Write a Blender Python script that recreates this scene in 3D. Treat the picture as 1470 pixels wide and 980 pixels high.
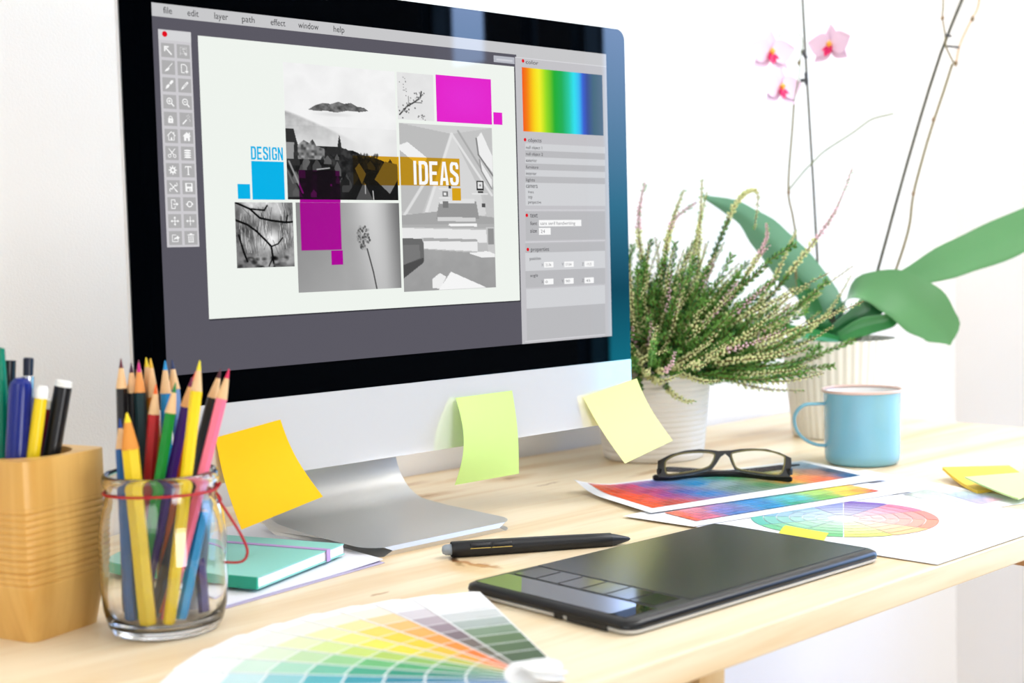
import bpy, bmesh, math, random
import numpy as np
from mathutils import Vector, Matrix
from mathutils.geometry import tessellate_polygon
random.seed(7); np.random.seed(7)
SC = bpy.context.scene
for o in list(bpy.data.objects): bpy.data.objects.remove(o)
COL = SC.collection
PI = math.pi

# ------------------------------------------------------------------ camera
CR = np.array([[0.72856511, -0.68449315, -0.02572927], [-0.06406344, -0.03069442, -0.99747367], [0.68197416, 0.72837283, -0.06621387]])
CC = np.array([-.4995, -.9012, .2421]); FPX = 1980.0
cam = bpy.data.cameras.new('camera'); co = bpy.data.objects.new('camera', cam); COL.objects.link(co); SC.camera = co
cam.sensor_width = 36; cam.lens = FPX * 36 / 1470; cam.clip_start = .02
rm = Matrix(((CR[0][0], -CR[1][0], -CR[2][0]), (CR[0][1], -CR[1][1], -CR[2][1]), (CR[0][2], -CR[1][2], -CR[2][2])))
co.matrix_world = Matrix.Translation(Vector(CC)) @ rm.to_4x4()
cam.dof.use_dof = True; cam.dof.focus_distance = 1.15; cam.dof.aperture_fstop = 6.0
# ------------------------------------------------------------------ look, world and lights
vs = SC.view_settings; vs.view_transform = 'Standard'; vs.look = 'None'; vs.gamma = 1; vs.use_curve_mapping = False; vs.exposure = 0.2
W = bpy.data.worlds.new('sky'); SC.world = W; W.use_nodes = True
wn = W.node_tree.nodes; wl = W.node_tree.links
bg = wn['Background']; tc = wn.new('ShaderNodeTexCoord'); sx = wn.new('ShaderNodeSeparateXYZ'); cr = wn.new('ShaderNodeValToRGB')
wl.new(tc.outputs['Generated'], sx.inputs[0]); ma = wn.new('ShaderNodeMath'); ma.operation = 'ADD'; ma.inputs[1].default_value = .5
wl.new(sx.outputs['Z'], ma.inputs[0]); wl.new(ma.outputs[0], cr.inputs[0]); wl.new(cr.outputs[0], bg.inputs[0])
cr.color_ramp.elements[0].position = .42; cr.color_ramp.elements[0].color = (0.01, .26, .38, 1)
cr.color_ramp.elements[1].position = .68; cr.color_ramp.elements[1].color = (.40, .58, 1.0, 1)
for p_, c_ in ((.47, (.01, .12, .20, 1)), (.53, (.06, .30, .50, 1))): cr.color_ramp.elements.new(p_).color = c_
bg.inputs[1].default_value = 7.5
def area(name, loc, target, sx_, sy_, power, color=(1, 1, 1)):
    l = bpy.data.lights.new(name, 'AREA'); l.shape = 'RECTANGLE'; l.size = sx_; l.size_y = sy_; l.energy = power; l.color = color
    o = bpy.data.objects.new(name, l); COL.objects.link(o); o.location = loc
    o.rotation_euler = (Vector(target) - Vector(loc)).to_track_quat('-Z', 'Y').to_euler(); return o
area('window_light_high', (1.45, -.75, 1.35), (.75, .0, 0.0), 1.2, .8, 21, (1, .99, .97))
area('window_light_left', (-1.75, -1.3, .95), (.2, .0, .1), 1.3, 1.1, 12.5, (.98, .99, 1))  # added fill from the left; that wall has no window
area('ceiling_light', (.5, -1.1, 1.72), (.7, .0, 0.1), 1.7, 1.2, 12.5, (1, .985, .97))  # added overhead fill, not a fitting of the room
area('window_light_low', (.1, -2.7, -.05), (1.0, .27, -.3), 1.0, .9, 22, (.98, .99, 1))  # added low fill to brighten the back wall under the desk; no window there

# ------------------------------------------------------------------ pixel helpers (photo pixel -> place in the room)
def ray(x, y): return CR.T @ np.array([(x - 735) / FPX, (y - 490) / FPX, 1.0])
def T(x, y, z=0.0): v = ray(x, y); return Vector(CC + v * (z - CC[2]) / v[2])
def PY(x, y, Y=0.0): v = ray(x, y); return Vector(CC + v * (Y - CC[1]) / v[1])
def AT(x, y, depth): return Vector(CC + ray(x, y) * depth)
def PL(x, y, P0, n):
    v = ray(x, y); n = np.array(n); return Vector(CC + v * (n @ (np.array(P0) - CC)) / (n @ v))
def lin(c):
    return tuple((v / 255 / 12.92) if v / 255 <= .04045 else ((v / 255 + .055) / 1.055) ** 2.4 for v in c)

# ------------------------------------------------------------------ materials
MATS = {}
def mat(name, rgb, rough=.5, metal=0.0, spec=.5, trans=0.0, ior=1.45, emit=None, estr=1.0, sub=0.0, coat=0.0, bump=None, vary=None, sheen=0):
    if name in MATS: return MATS[name]
    m = bpy.data.materials.new(name); m.use_nodes = True; n = m.node_tree.nodes; l = m.node_tree.links; b = n['Principled BSDF']
    b.inputs['Base Color'].default_value = (*lin(rgb), 1); b.inputs['Roughness'].default_value = rough; b.inputs['Metallic'].default_value = metal
    b.inputs['Specular IOR Level'].default_value = spec; b.inputs['Transmission Weight'].default_value = trans; b.inputs['IOR'].default_value = ior
    b.inputs['Coat Weight'].default_value = coat; b.inputs['Coat Roughness'].default_value = .05
    if sub: b.inputs['Subsurface Weight'].default_value = sub; b.inputs['Subsurface Radius'].default_value = (.01, .01, .01); b.inputs['Subsurface Scale'].default_value = .3
    if emit: b.inputs['Emission Color'].default_value = (*lin(emit), 1); b.inputs['Emission Strength'].default_value = estr
    if vary:   # (scale, amount)
        t = n.new('ShaderNodeTexNoise'); t.inputs['Scale'].default_value = vary[0]; t.inputs['Detail'].default_value = 3
        tcx = n.new('ShaderNodeTexCoord'); l.new(tcx.outputs['Object'], t.inputs['Vector'])
        mx = n.new('ShaderNodeMix'); mx.data_type = 'RGBA'; c = lin(rgb); a = vary[1]
        mx.inputs[6].default_value = (*[v * (1 - a) for v in c], 1); mx.inputs[7].default_value = (*[min(1, v * (1 + a)) for v in c], 1)
        l.new(t.outputs['Fac'], mx.inputs[0]); l.new(mx.outputs[2], b.inputs['Base Color'])
    if bump:   # (scale, distance)
        t = n.new('ShaderNodeTexNoise'); t.inputs['Scale'].default_value = bump[0]; tcx = n.new('ShaderNodeTexCoord'); l.new(tcx.outputs['Object'], t.inputs['Vector'])
        bp = n.new('ShaderNodeBump'); bp.inputs['Distance'].default_value = bump[1]; bp.inputs['Strength'].default_value = .5
        l.new(t.outputs['Fac'], bp.inputs['Height']); l.new(bp.outputs[0], b.inputs['Normal'])
    MATS[name] = m; return m
def mat_attr(name, rough=.6, emit=False, coat=0.0, spec=.5):
    if name in MATS: return MATS[name]
    m = bpy.data.materials.new(name); m.use_nodes = True; n = m.node_tree.nodes; l = m.node_tree.links; b = n['Principled BSDF']
    a = n.new('ShaderNodeAttribute'); a.attribute_name = 'Col'; b.inputs['Roughness'].default_value = rough; b.inputs['Specular IOR Level'].default_value = spec
    if emit:
        b.inputs['Base Color'].default_value = (.004, .004, .004, 1); l.new(a.outputs['Color'], b.inputs['Emission Color']); b.inputs['Emission Strength'].default_value = .87
    else: l.new(a.outputs['Color'], b.inputs['Base Color'])
    MATS[name] = m; return m
def scr(rgb):   # a lit screen colour behind glass
    return mat('screen_%d_%d_%d' % tuple(rgb), (8, 8, 8), rough=.03, spec=.5, emit=rgb, estr=.87)

# ------------------------------------------------------------------ object helpers
def shade(me, ang=35):
    me.polygons.foreach_set('use_smooth', [True] * len(me.polygons))
    try: me.set_sharp_from_angle(angle=math.radians(ang))
    except Exception: pass
def thing(name, label, cat, loc, group=None):
    o = bpy.data.objects.new(name, None); o.empty_display_size = .02; COL.objects.link(o); o.location = loc
    o['label'] = label; o['category'] = cat
    if group: o['group'] = group
    return o
def root_loc(p):
    while p.parent: p = p.parent
    return p.location
def obj(name, me, mats, parent=None, loc=None, label=None, cat=None, group=None, kind=None, smooth=35):
    """me: bmesh or mesh in ROOM coordinates."""
    if isinstance(me, bmesh.types.BMesh):
        bm = me; me = bpy.data.meshes.new(name); bmesh.ops.recalc_face_normals(bm, faces=bm.faces) if getattr(bm, 'is_valid', True) and not name.startswith('screen_') and name not in FLATS else None
        bm.to_mesh(me); bm.free()
    if not isinstance(mats, (list, tuple)): mats = [mats]

    for m in mats: me.materials.append(m)
    base = Vector(root_loc(parent)) if parent else (Vector(loc) if loc is not None else Vector((0, 0, 0)))
    me.transform(Matrix.Translation(-base))
    if smooth: shade(me, smooth)
    o = bpy.data.objects.new(name, me); COL.objects.link(o)
    if parent: o.parent = parent
    else: o.location = base
    if label: o['label'] = label
    if cat: o['category'] = cat
    if group: o['group'] = group
    if kind: o['kind'] = kind
    return o
FLATS = set()
def V(*a): return Vector(a)
def box(bm, c, s, rot=None, bevel=0, mi=0, seg=2):
    r = bmesh.ops.create_cube(bm, size=1); vs_ = r['verts']
    M = Matrix.Translation(Vector(c)) @ (rot.to_4x4() if rot is not None else Matrix.Identity(4)) @ Matrix.Diagonal((*s, 1))
    bmesh.ops.transform(bm, matrix=M, verts=vs_)
    fs = {f for v in vs_ for f in v.link_faces}
    if bevel:
        es = list({e for v in vs_ for e in v.link_edges}); rr = bmesh.ops.bevel(bm, geom=es, offset=bevel, segments=seg, affect='EDGES', profile=.5)
        fs = {f for f in rr['faces']} | {f for f in fs if f.is_valid}
    for f in fs: f.material_index = mi
    return bm
def frame(axis):
    a = axis.normalized(); u = a.cross(Vector((0, 0, 1)))
    if u.length < 1e-4: u = a.cross(Vector((1, 0, 0)))
    u.normalize(); return u, a.cross(u).normalized()
def tube(bm, pts, r, n=8, mi=0, cap=True, sq=False):
    pts = [Vector(p) for p in pts]; rs = r if isinstance(r, (list, tuple)) else [r] * len(pts); rings = []
    u = None
    for i, p in enumerate(pts):
        d = (pts[min(i + 1, len(pts) - 1)] - pts[max(i - 1, 0)])
        if d.length < 1e-9: d = Vector((0, 0, 1))
        d.normalize()
        if u is None: u, w = frame(d)
        else:
            u = (u - d * u.dot(d)); u = u.normalized() if u.length > 1e-6 else frame(d)[0]; w = d.cross(u)
        rings.append([bm.verts.new(p + (u * math.cos(2 * PI * k / n) + w * math.sin(2 * PI * k / n)) * rs[i]) for k in range(n)])
    for a, b in zip(rings, rings[1:]):
        for k in range(n):
            f = bm.faces.new((a[k], a[(k + 1) % n], b[(k + 1) % n], b[k])); f.material_index = mi
    if cap:
        for ring in (rings[0], rings[-1]):
            try: f = bm.faces.new(ring); f.material_index = mi
            except ValueError: pass
    return bm
def lathe(bm, prof, base, axis=Vector((0, 0, 1)), n=32, mis=None, closed=False, rf=None):
    """prof: [(r, h)] along axis from base. mis: material per segment."""
    base = Vector(base); a = Vector(axis).normalized(); u, w = frame(a); rings = []
    for r, h in prof:
        if r < 1e-6: rings.append([bm.verts.new(base + a * h)])
        else:
            rings.append([bm.verts.new(base + a * h + (u * math.cos(2 * PI * k / n) + w * math.sin(2 * PI * k / n)) * (r * (rf(2 * PI * k / n, h) if rf else 1))) for k in range(n)])
    segs = list(zip(rings, rings[1:]))
    if closed: segs.append((rings[-1], rings[0]))
    for i, (A, B) in enumerate(segs):
        mi = mis[i] if mis else 0
        for k in range(n):
            q = [A[k % len(A)], A[(k + 1) % len(A)] if len(A) > 1 else None, B[(k + 1) % len(B)] if len(B) > 1 else None, B[k % len(B)]]
            q = [v for v in q if v is not None]; qq = []
            for v in q:
                if v not in qq: qq.append(v)
            if len(qq) >= 3:
                try: f = bm.faces.new(qq); f.material_index = mi
                except ValueError: pass
    return bm
def smooth_path(pts, k=6):
    P = [Vector(p) for p in pts]; out = []
    for i in range(len(P) - 1):
        p0, p1, p2, p3 = P[max(i - 1, 0)], P[i], P[i + 1], P[min(i + 2, len(P) - 1)]
        for j in range(k):
            t = j / k; out.append(.5 * ((2 * p1) + (p2 - p0) * t + (2 * p0 - 5 * p1 + 4 * p2 - p3) * t * t + (3 * p1 - p0 - 3 * p2 + p3) * t ** 3))
    out.append(P[-1]); return out
def prism(bm, pts, off, mi=0):
    """extrude a planar outline by vector off"""
    off = Vector(off); A = [bm.verts.new(Vector(p)) for p in pts]; B = [bm.verts.new(Vector(p) + off) for p in pts]; n = len(pts)
    tri = tessellate_polygon([[Vector(p) for p in pts]])
    for t in tri:
        for L in (A, B):
            try: f = bm.faces.new([L[i] for i in t]); f.material_index = mi
            except ValueError: pass
    for k in range(n):
        f = bm.faces.new((A[k], A[(k + 1) % n], B[(k + 1) % n], B[k])); f.material_index = mi
    return bm
def patch(bm, grid, mi=0, thick=0.0, nrm=None):
    """grid[i][j] of points -> surface; with thickness makes a closed sheet"""
    A = [[bm.verts.new(p) for p in row] for row in grid]; R, Cn = len(A), len(A[0])
    for i in range(R - 1):
        for j in range(Cn - 1):
            f = bm.faces.new((A[i][j], A[i][j + 1], A[i + 1][j + 1], A[i + 1][j])); f.material_index = mi
    if thick:
        nv = Vector(nrm) * thick; B = [[bm.verts.new(Vector(p) + nv) for p in row] for row in grid]
        for i in range(R - 1):
            for j in range(Cn - 1):
                f = bm.faces.new((B[i][j], B[i + 1][j], B[i + 1][j + 1], B[i][j + 1])); f.material_index = mi
        bd = [(0, j) for j in range(Cn)] + [(i, Cn - 1) for i in range(1, R)] + [(R - 1, j) for j in range(Cn - 2, -1, -1)] + [(i, 0) for i in range(R - 2, 0, -1)]
        for k in range(len(bd)):
            a, b = bd[k], bd[(k + 1) % len(bd)]
            f = bm.faces.new((A[a[0]][a[1]], B[a[0]][a[1]], B[b[0]][b[1]], A[b[0]][b[1]])); f.material_index = mi
    return bm
def bilerp(c, u, v):  # c = 4 corners: 00,10,11,01
    return Vector(c[0]) * (1 - u) * (1 - v) + Vector(c[1]) * u * (1 - v) + Vector(c[2]) * u * v + Vector(c[3]) * (1 - u) * v
_txt = {}
def text_mesh(bm, s, x0, x1, zb, h, Y=0.0, mi=0, bold=0.0, axes=None):
    """write s between x0 and x1, baseline zb, cap/ascender height h, on the plane Y (reads from -Y). axes=(origin,ux,uy) for other planes"""
    cu = bpy.data.curves.new('t', 'FONT'); cu.body = s; cu.size = 1; cu.fill_mode = 'FRONT'; cu.resolution_u = 3; cu.offset = bold
    ob = bpy.data.objects.new('t', cu); me = bpy.data.meshes.new_from_object(ob)
    co_ = np.empty(len(me.vertices) * 3); me.vertices.foreach_get('co', co_); co_ = co_.reshape(-1, 3)
    mnx, mxx = co_[:, 0].min(), co_[:, 0].max(); top = co_[:, 1].max(); 
    sx_ = (x1 - x0) / (mxx - mnx); sy = h / top
    vv = []
    for c in co_:
        a = x0 + (c[0] - mnx) * sx_; b = zb + c[1] * sy
        vv.append(bm.verts.new(axes[0] + axes[1] * a + axes[2] * b if axes else Vector((a, Y, b))))
    for p in me.polygons:
        try: f = bm.faces.new([vv[i] for i in p.vertices]); f.material_index = mi
        except ValueError: pass
    bpy.data.objects.remove(ob); bpy.data.curves.remove(cu); bpy.data.meshes.remove(me)
def color_grid(name, pfun, nu, nv, cols, mt, parent, **kw):
    """grid mesh with a colour per vertex. pfun(u,v)->point, cols array [nv,nu,3] linear"""
    me = bpy.data.meshes.new(name); vs_ = [tuple(pfun(i / (nu - 1), j / (nv - 1))) for j in range(nv) for i in range(nu)]
    fs = [(j * nu + i, j * nu + i + 1, (j + 1) * nu + i + 1, (j + 1) * nu + i) for j in range(nv - 1) for i in range(nu - 1)]
    me.from_pydata(vs_, [], fs); a = me.color_attributes.new('Col', 'FLOAT_COLOR', 'POINT')
    c4 = np.ones((nv * nu, 4), dtype=np.float32); c4[:, :3] = cols.reshape(-1, 3); a.data.foreach_set('color', c4.ravel())
    return obj(name, me, mt, parent, **kw)
def cells_mesh(name, polys, cols, mt, parent, **kw):
    """separate flat polygons each with one colour (corner attribute)"""
    me = bpy.data.meshes.new(name); vs_ = []; fs = []; cc = []
    for p, c in zip(polys, cols):
        b = len(vs_); vs_ += [tuple(q) for q in p]; fs.append(tuple(range(b, b + len(p)))); cc += [(*c, 1)] * len(p)
    me.from_pydata(vs_, [], fs); a = me.color_attributes.new('Col', 'FLOAT_COLOR', 'POINT'); a.data.foreach_set('color', np.array(cc, dtype=np.float32).ravel())
    return obj(name, me, mt, parent, smooth=0, **kw)

# ------------------------------------------------------------------ room
XW, YB, XL, YF, ZF, ZC = 1.61, .27, -2.0, -3.0, -.74, 1.85
wall_m = mat('wall_paint', (242, 239, 237), .9, spec=.2, bump=(400, .0004), vary=(1.2, .015))
dark_m = mat('dark_wall_paint', (26, 27, 30), .8, spec=.2, vary=(3, .1))  # made-up dark tone so the monitor's black glass has little to reflect
def slab(name, c, s, m, **k):
    bm = bmesh.new(); box(bm, c, s); return obj(name, bm, m, kind='structure', smooth=0, **k)
slab('wall_back', ((XW + XL) / 2, YB + .05, (ZF + ZC) / 2), (XW - XL + .2, .1, ZC - ZF + .0), wall_m)
slab('wall_left', (XL - .05, (YF + YB) / 2, (ZF + ZC) / 2), (.1, YB - YF, ZC - ZF), wall_m)
slab('wall_front', ((.98 + XL - .1) / 2, YF - .05, (ZF + ZC) / 2), (.98 - XL + .1, .1, ZC - ZF), wall_m)
slab('wall_front_dark', ((.98 + XW + .1) / 2, YF - .05, (ZF + ZC) / 2), (XW + .1 - .98, .1, ZC - ZF), dark_m)  # unseen stretch kept dark for the reflections in the monitor glass
floor_m = mat('floor_boards', (190, 180, 170), .5, vary=(4, .1))
slab('floor', ((XW + XL) / 2, (YF + YB) / 2, ZF - .05), (XW - XL + .2, YB - YF + .2, .1), floor_m)
slab('ceiling', ((XW + XL) / 2, (YF + YB) / 2, ZC + .05), (XW - XL + .2, YB - YF + .2, .1), wall_m)
# right wall with two window openings
WZ0, WZ1 = -.25, .86
win = [(-1.146, -.30), (-1.297, -1.247), (-1.64, -1.42)]
sills = [WZ0, .60, .66]
bm = bmesh.new()
def wseg(y0, y1, z0, z1, bm=bm): box(bm, (XW + .05, (y0 + y1) / 2, (z0 + z1) / 2), (.1, y1 - y0, z1 - z0))
wseg(win[0][1], YB, ZF, ZC); wseg(win[0][0], win[0][1], ZF, WZ0); wseg(win[0][0], win[0][1], WZ1, ZC)
obj('wall_right', bm, wall_m, kind='structure', smooth=0)
bm = bmesh.new(); box(bm, (XW + .05, (win[0][0] + win[1][1]) / 2, (ZF + ZC) / 2), (.1, win[0][0] - win[1][1], ZC - ZF))
for (a, b), zs in ((win[1], .60), (win[2], .66)):
    box(bm, (XW + .05, (a + b) / 2, (ZF + zs) / 2), (.1, b - a, zs - ZF)); box(bm, (XW + .05, (a + b) / 2, (ZC + WZ1) / 2), (.1, b - a, ZC - WZ1))
box(bm, (XW + .05, (win[1][0] + win[2][1]) / 2, (ZF + ZC) / 2), (.1, win[1][0] - win[2][1], ZC - ZF))
box(bm, (XW + .05, (win[2][0] + YF) / 2, (ZF + ZC) / 2), (.1, win[2][0] - YF, ZC - ZF))
obj('wall_right_dark', bm, dark_m, kind='structure', smooth=0)  # unseen wall around the small windows, darkened to keep the glass reflections black
fr_m = mat('window_frame_paint', (28, 30, 33), .4)
for n_, (a, b) in enumerate(win):
    w_ = thing('window_%d' % (n_ + 1), 'dark framed window in the right wall', 'window', (XW + .05, (a + b) / 2, WZ0)); w_['kind'] = 'structure'
    t_ = .012 if n_ != 1 else .003; WZ0 = sills[n_]
    bm = bmesh.new()
    for y_ in (a + t_ / 2, b - t_ / 2): box(bm, (XW + .05, y_, (WZ0 + WZ1) / 2), (.04, t_, WZ1 - WZ0))
    for z_ in (WZ0 + t_ / 2, WZ1 - t_ / 2): box(bm, (XW + .05, (a + b) / 2, z_), (.04, b - a - 2 * t_, t_))
    obj('window_frame', bm, fr_m, w_, smooth=0)

# ------------------------------------------------------------------ desk
def wood(name, base, dark, knots=(), sc=1.0, axis=0):
    m = bpy.data.materials.new(name); m.use_nodes = True; n = m.node_tree.nodes; l = m.node_tree.links; b = n['Principled BSDF']
    b.inputs['Roughness'].default_value = .38; b.inputs['Specular IOR Level'].default_value = .45
    g = n.new('ShaderNodeNewGeometry')
    def vm(op, a, bb):
        q = n.new('ShaderNodeVectorMath'); q.operation = op
        for i, v in enumerate((a, bb)):
            if v is None: continue
            if isinstance(v, tuple): q.inputs[i].default_value = v
            else: l.new(v, q.inputs[i])
        return q
    def mm(op, a, bb=None, c=None):
        q = n.new('ShaderNodeMath'); q.operation = op; q.use_clamp = False
        for i, v in enumerate((a, bb, c)):
            if v is None: continue
            if isinstance(v, (int, float)): q.inputs[i].default_value = v
            else: l.new(v, q.inputs[i])
        return q.outputs[0]
    def rmp(f, a, bb, o0=0, o1=1):
        q = n.new('ShaderNodeMapRange'); q.interpolation_type = 'SMOOTHSTEP'; l.new(f, q.inputs[0]); q.inputs[1].default_value = a; q.inputs[2].default_value = bb
        q.inputs[3].default_value = o0; q.inputs[4].default_value = o1; return q.outputs[0]
    def mixc(f, a, bb):
        q = n.new('ShaderNodeMix'); q.data_type = 'RGBA'; l.new(f, q.inputs[0])
        for i, v in ((6, a), (7, bb)):
            if isinstance(v, tuple): q.inputs[i].default_value = (*lin(v), 1)
            else: l.new(v, q.inputs[i])
        return q.outputs[2]
    s = {0: (1.6 * sc, 22 * sc, 22 * sc), 2: (30 * sc, 30 * sc, 2 * sc), 1: (22 * sc, 1.6 * sc, 22 * sc)}[axis]
    v1 = vm('MULTIPLY', g.outputs['Position'], s)
    t1 = n.new('ShaderNodeTexNoise'); l.new(v1.outputs[0], t1.inputs['Vector']); t1.inputs['Scale'].default_value = 1; t1.inputs['Detail'].default_value = 4; t1.inputs['Distortion'].default_value = .6
    v2 = vm('MULTIPLY', g.outputs['Position'], tuple(q * 7 for q in s))
    t2 = n.new('ShaderNodeTexNoise'); l.new(v2.outputs[0], t2.inputs['Vector']); t2.inputs['Scale'].default_value = 1; t2.inputs['Detail'].default_value = 3
    col = mixc(rmp(t1.outputs['Fac'], .42, .72), base, dark)
    col = mixc(mm('MULTIPLY', rmp(t2.outputs['Fac'], .45, .8), .35), col, dark)
    if knots:
        t3 = n.new('ShaderNodeTexNoise'); l.new(g.outputs['Position'], t3.inputs['Vector']); t3.inputs['Scale'].default_value = 90; t3.inputs['Detail'].default_value = 3
        wob = vm('SCALE', vm('SUBTRACT', t3.outputs['Color'], (.5, .5, .5)).outputs[0], None); wob.inputs['Scale'].default_value = .014
        pw = vm('ADD', g.outputs['Position'], wob.outputs[0])
        for (kx, ky, rx, ry, ang, colr, amt) in knots:
            d_ = vm('SUBTRACT', pw.outputs[0], (kx, ky, 0)); mp = n.new('ShaderNodeVectorRotate'); mp.rotation_type = 'Z_AXIS'; l.new(d_.outputs[0], mp.inputs['Vector']); mp.inputs['Angle'].default_value = -ang
            ln = vm('LENGTH', vm('MULTIPLY', mp.outputs[0], (1 / rx, 1 / ry, 0)).outputs[0], None)
            col = mixc(rmp(ln.outputs['Value'], .35, 1.25, amt, 0), col, colr)
    l.new(col, b.inputs['Base Color'])
    bp = n.new('ShaderNodeBump'); bp.inputs['Distance'].default_value = .0004; bp.inputs['Strength'].default_value = .4; l.new(t2.outputs['Fac'], bp.inputs['Height']); l.new(bp.outputs[0], b.inputs['Normal'])
    return m
def kn(x, y, rx, ry, ang=0, c=(105, 70, 35), a=.9): p = T(x, y); return (p.x, p.y, rx, ry, ang, c, a)
knots = [kn(600, 714, .03, .0035), kn(600, 714, .06, .014, 0, (205, 160, 100), .7), kn(733, 686, .012, .005, 0, (120, 80, 50)), kn(733, 686, .04, .016, 0, (215, 175, 120), .6),
         kn(785, 695, .02, .003, .1, (170, 130, 90), .7), kn(940, 676, .05, .008, .1, (190, 145, 90), .7), kn(1085, 622, .06, .012, 0, (200, 165, 120), .6),
         kn(656, 806, .0035, .020, -.5, (80, 48, 18), 1), kn(684, 810, .0045, .024, .15, (165, 90, 35), .95), kn(672, 815, .02, .03, 0, (230, 185, 125), .6),
         kn(544, 852, .009, .003, .2, (190, 145, 90), .8), kn(1302, 617, .02, .004, 0, (200, 180, 150), .6), kn(1366, 615, .015, .004, 0, (190, 170, 140), .6), kn(390, 755, .03, .004, 0, (80, 50, 25), .8),
         kn(700, 680, .12, .012, .04, (220, 180, 125), .55), kn(560, 700, .06, .01, 0, (190, 140, 85), .6)]
pine = wood('pine_top', (247, 229, 196), (226, 192, 142), knots)
pine_leg = wood('pine_leg', (236, 205, 155), (214, 170, 110), axis=2)
XR = 1.165
desk = thing('desk', 'pale pine desk with knotty planks against the white wall', 'desk', (.3, -.07, ZF))
bm = bmesh.new(); box(bm, ((XR - 1.0) / 2, (-.377 + .262) / 2, -.01), (XR + 1.0, .639, .02), bevel=.0015); obj('desktop', bm, pine, desk, smooth=15)
def leg(x, y, lean):
    bm = bmesh.new(); w_ = .0125
    pts = [V(x - w_, y - w_, -.02), V(x + w_, y - w_, -.02), V(x + w_, y + w_, -.02), V(x - w_, y + w_, -.02)]
    prism(bm, pts, (lean, 0, ZF + .02)); obj('leg', bm, pine_leg, desk)
leg(.170, -.350, -.03); leg(.155, .22, -.03); leg(-.9, -.35, .03); leg(-.9, .22, .03); leg(1.08, -.34, .03)
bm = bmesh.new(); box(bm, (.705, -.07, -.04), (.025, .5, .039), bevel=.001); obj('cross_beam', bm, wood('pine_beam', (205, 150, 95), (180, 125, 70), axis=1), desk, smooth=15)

# ------------------------------------------------------------------ monitor
ZT = .425
mon = thing('monitor', 'large silver desktop computer monitor with black glass front and photo layout on screen', 'monitor', (.238, .05, 0))
BX0, BX1, BZ0, BZ1, CHZ = -.0257, .5028, .0728, .4503, .133
def rrect(x0, x1, z0, z1, Y, rt, rb, n=8):
    out = []
    for cx, cz, a0, r in ((x1 - rt, z1 - rt, 0, rt), (x0 + rt, z1 - rt, PI / 2, rt), (x0 + rb, z0 + rb, PI, rb), (x1 - rb, z0 + rb, 1.5 * PI, rb)):
        for k in range(n + 1):
            a = a0 + PI / 2 * k / n; out.append(V(cx + r * math.cos(a), Y, cz + r * math.sin(a)))
    return out
alu = mat('brushed_aluminium', (214, 214, 214), .34, metal=1.0, bump=(900, .0001))
chin_m = mat('silver_chin', (250, 250, 252), .09, metal=.4, spec=.6)
bglass = mat('black_glass', (1, 2, 4), .02, spec=.75)
bm = bmesh.new()  # housing: thin edge and bulging back
prism(bm, rrect(BX0, BX1, BZ0, BZ1, .0012, .011, .003), (0, .0045, 0))
cx, cz = (BX0 + BX1) / 2, (BZ0 + BZ1) / 2; rings = []
for k in range(9):
    t = k / 8; s_ = math.cos(t * PI / 2) * .98 + .02
    rings.append([bm.verts.new(V(cx + (p.x - cx) * (.995 * s_), .0055 + .036 * math.sin(t * PI / 2), cz + (p.z - cz) * (.995 * s_))) for p in rrect(BX0, BX1, BZ0, BZ1, 0, .02, .02)])
for a, b in zip(rings, rings[1:]):
    for k in range(len(a)): bm.faces.new((a[k], a[(k + 1) % len(a)], b[(k + 1) % len(a)], b[k]))
bm.faces.new(rings[-1]); obj('housing', bm, alu, mon)
bm = bmesh.new(); prism(bm, rrect(BX0 + .0003, BX1 - .0003, CHZ, BZ1 - .0003, 0, .0105, .0003), (0, .0012, 0)); obj('glass_front', bm, bglass, mon)
bm = bmesh.new(); prism(bm, rrect(BX0, BX1, BZ0, CHZ - .0002, 0, .0003, .003), (0, .0012, 0)); obj('chin', bm, chin_m, mon)
# stand: bent plate, profile in Y-Z extruded in X
prof = []
def add(y, z): prof.append((y, z))
top = [(-.033, .0075), (.06, .0095), (.088, .0112)]
for y, z in top: add(y, z)
for k in range(1, 9):
    a = -PI / 2 + PI / 2 * k / 8; add(.088 + .048 * math.cos(a), .0592 + .048 * math.sin(a))
add(.137, .10); add(.118, .20); add(.124, .205); add(.147, .10)
for k in range(8, -1, -1):
    a = -PI / 2 + PI / 2 * k / 8; add(.088 + .058 * math.cos(a), .0600 + .060 * math.sin(a))
add(-.033, 0.0); add(-.0345, .004)
bm = bmesh.new(); SX0, SX1 = .1532, .3138
def sx_lim(y):   # rounded front corners of the foot
    r = .022; d = y + .0345
    return 0 if d >= r else r - math.sqrt(max(0, r * r - (r - d) ** 2))
# subdivide near front for rounding
pr2 = []
for i in range(len(prof)):
    a, b = prof[i], prof[(i + 1) % len(prof)]; pr2.append(a)
    if min(a[0], b[0]) < 0 and abs(a[0] - b[0]) > .05:
        ks = [-.0325, -.031, -.029, -.026, -.022, -.017, -.0125, .0] if b[0] > a[0] else [.0, -.0125, -.017, -.022, -.026, -.029, -.031, -.0325]
        for yy in ks:
            t = (yy - a[0]) / (b[0] - a[0])
            if 0 < t < 1: pr2.append((yy, a[1] + (b[1] - a[1]) * t))
A = [bm.verts.new(V(SX0 + sx_lim(y), y, z)) for y, z in pr2]; B = [bm.verts.new(V(SX1 - sx_lim(y), y, z)) for y, z in pr2]; n_ = len(pr2)
for k in range(n_): bm.faces.new((A[k], A[(k + 1) % n_], B[(k + 1) % n_], B[k]))
for t in tessellate_polygon([[V(0, y, z) for y, z in pr2]]):
    for L in (A, B):
        try: bm.faces.new([L[i] for i in t])
        except ValueError: pass
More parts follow.
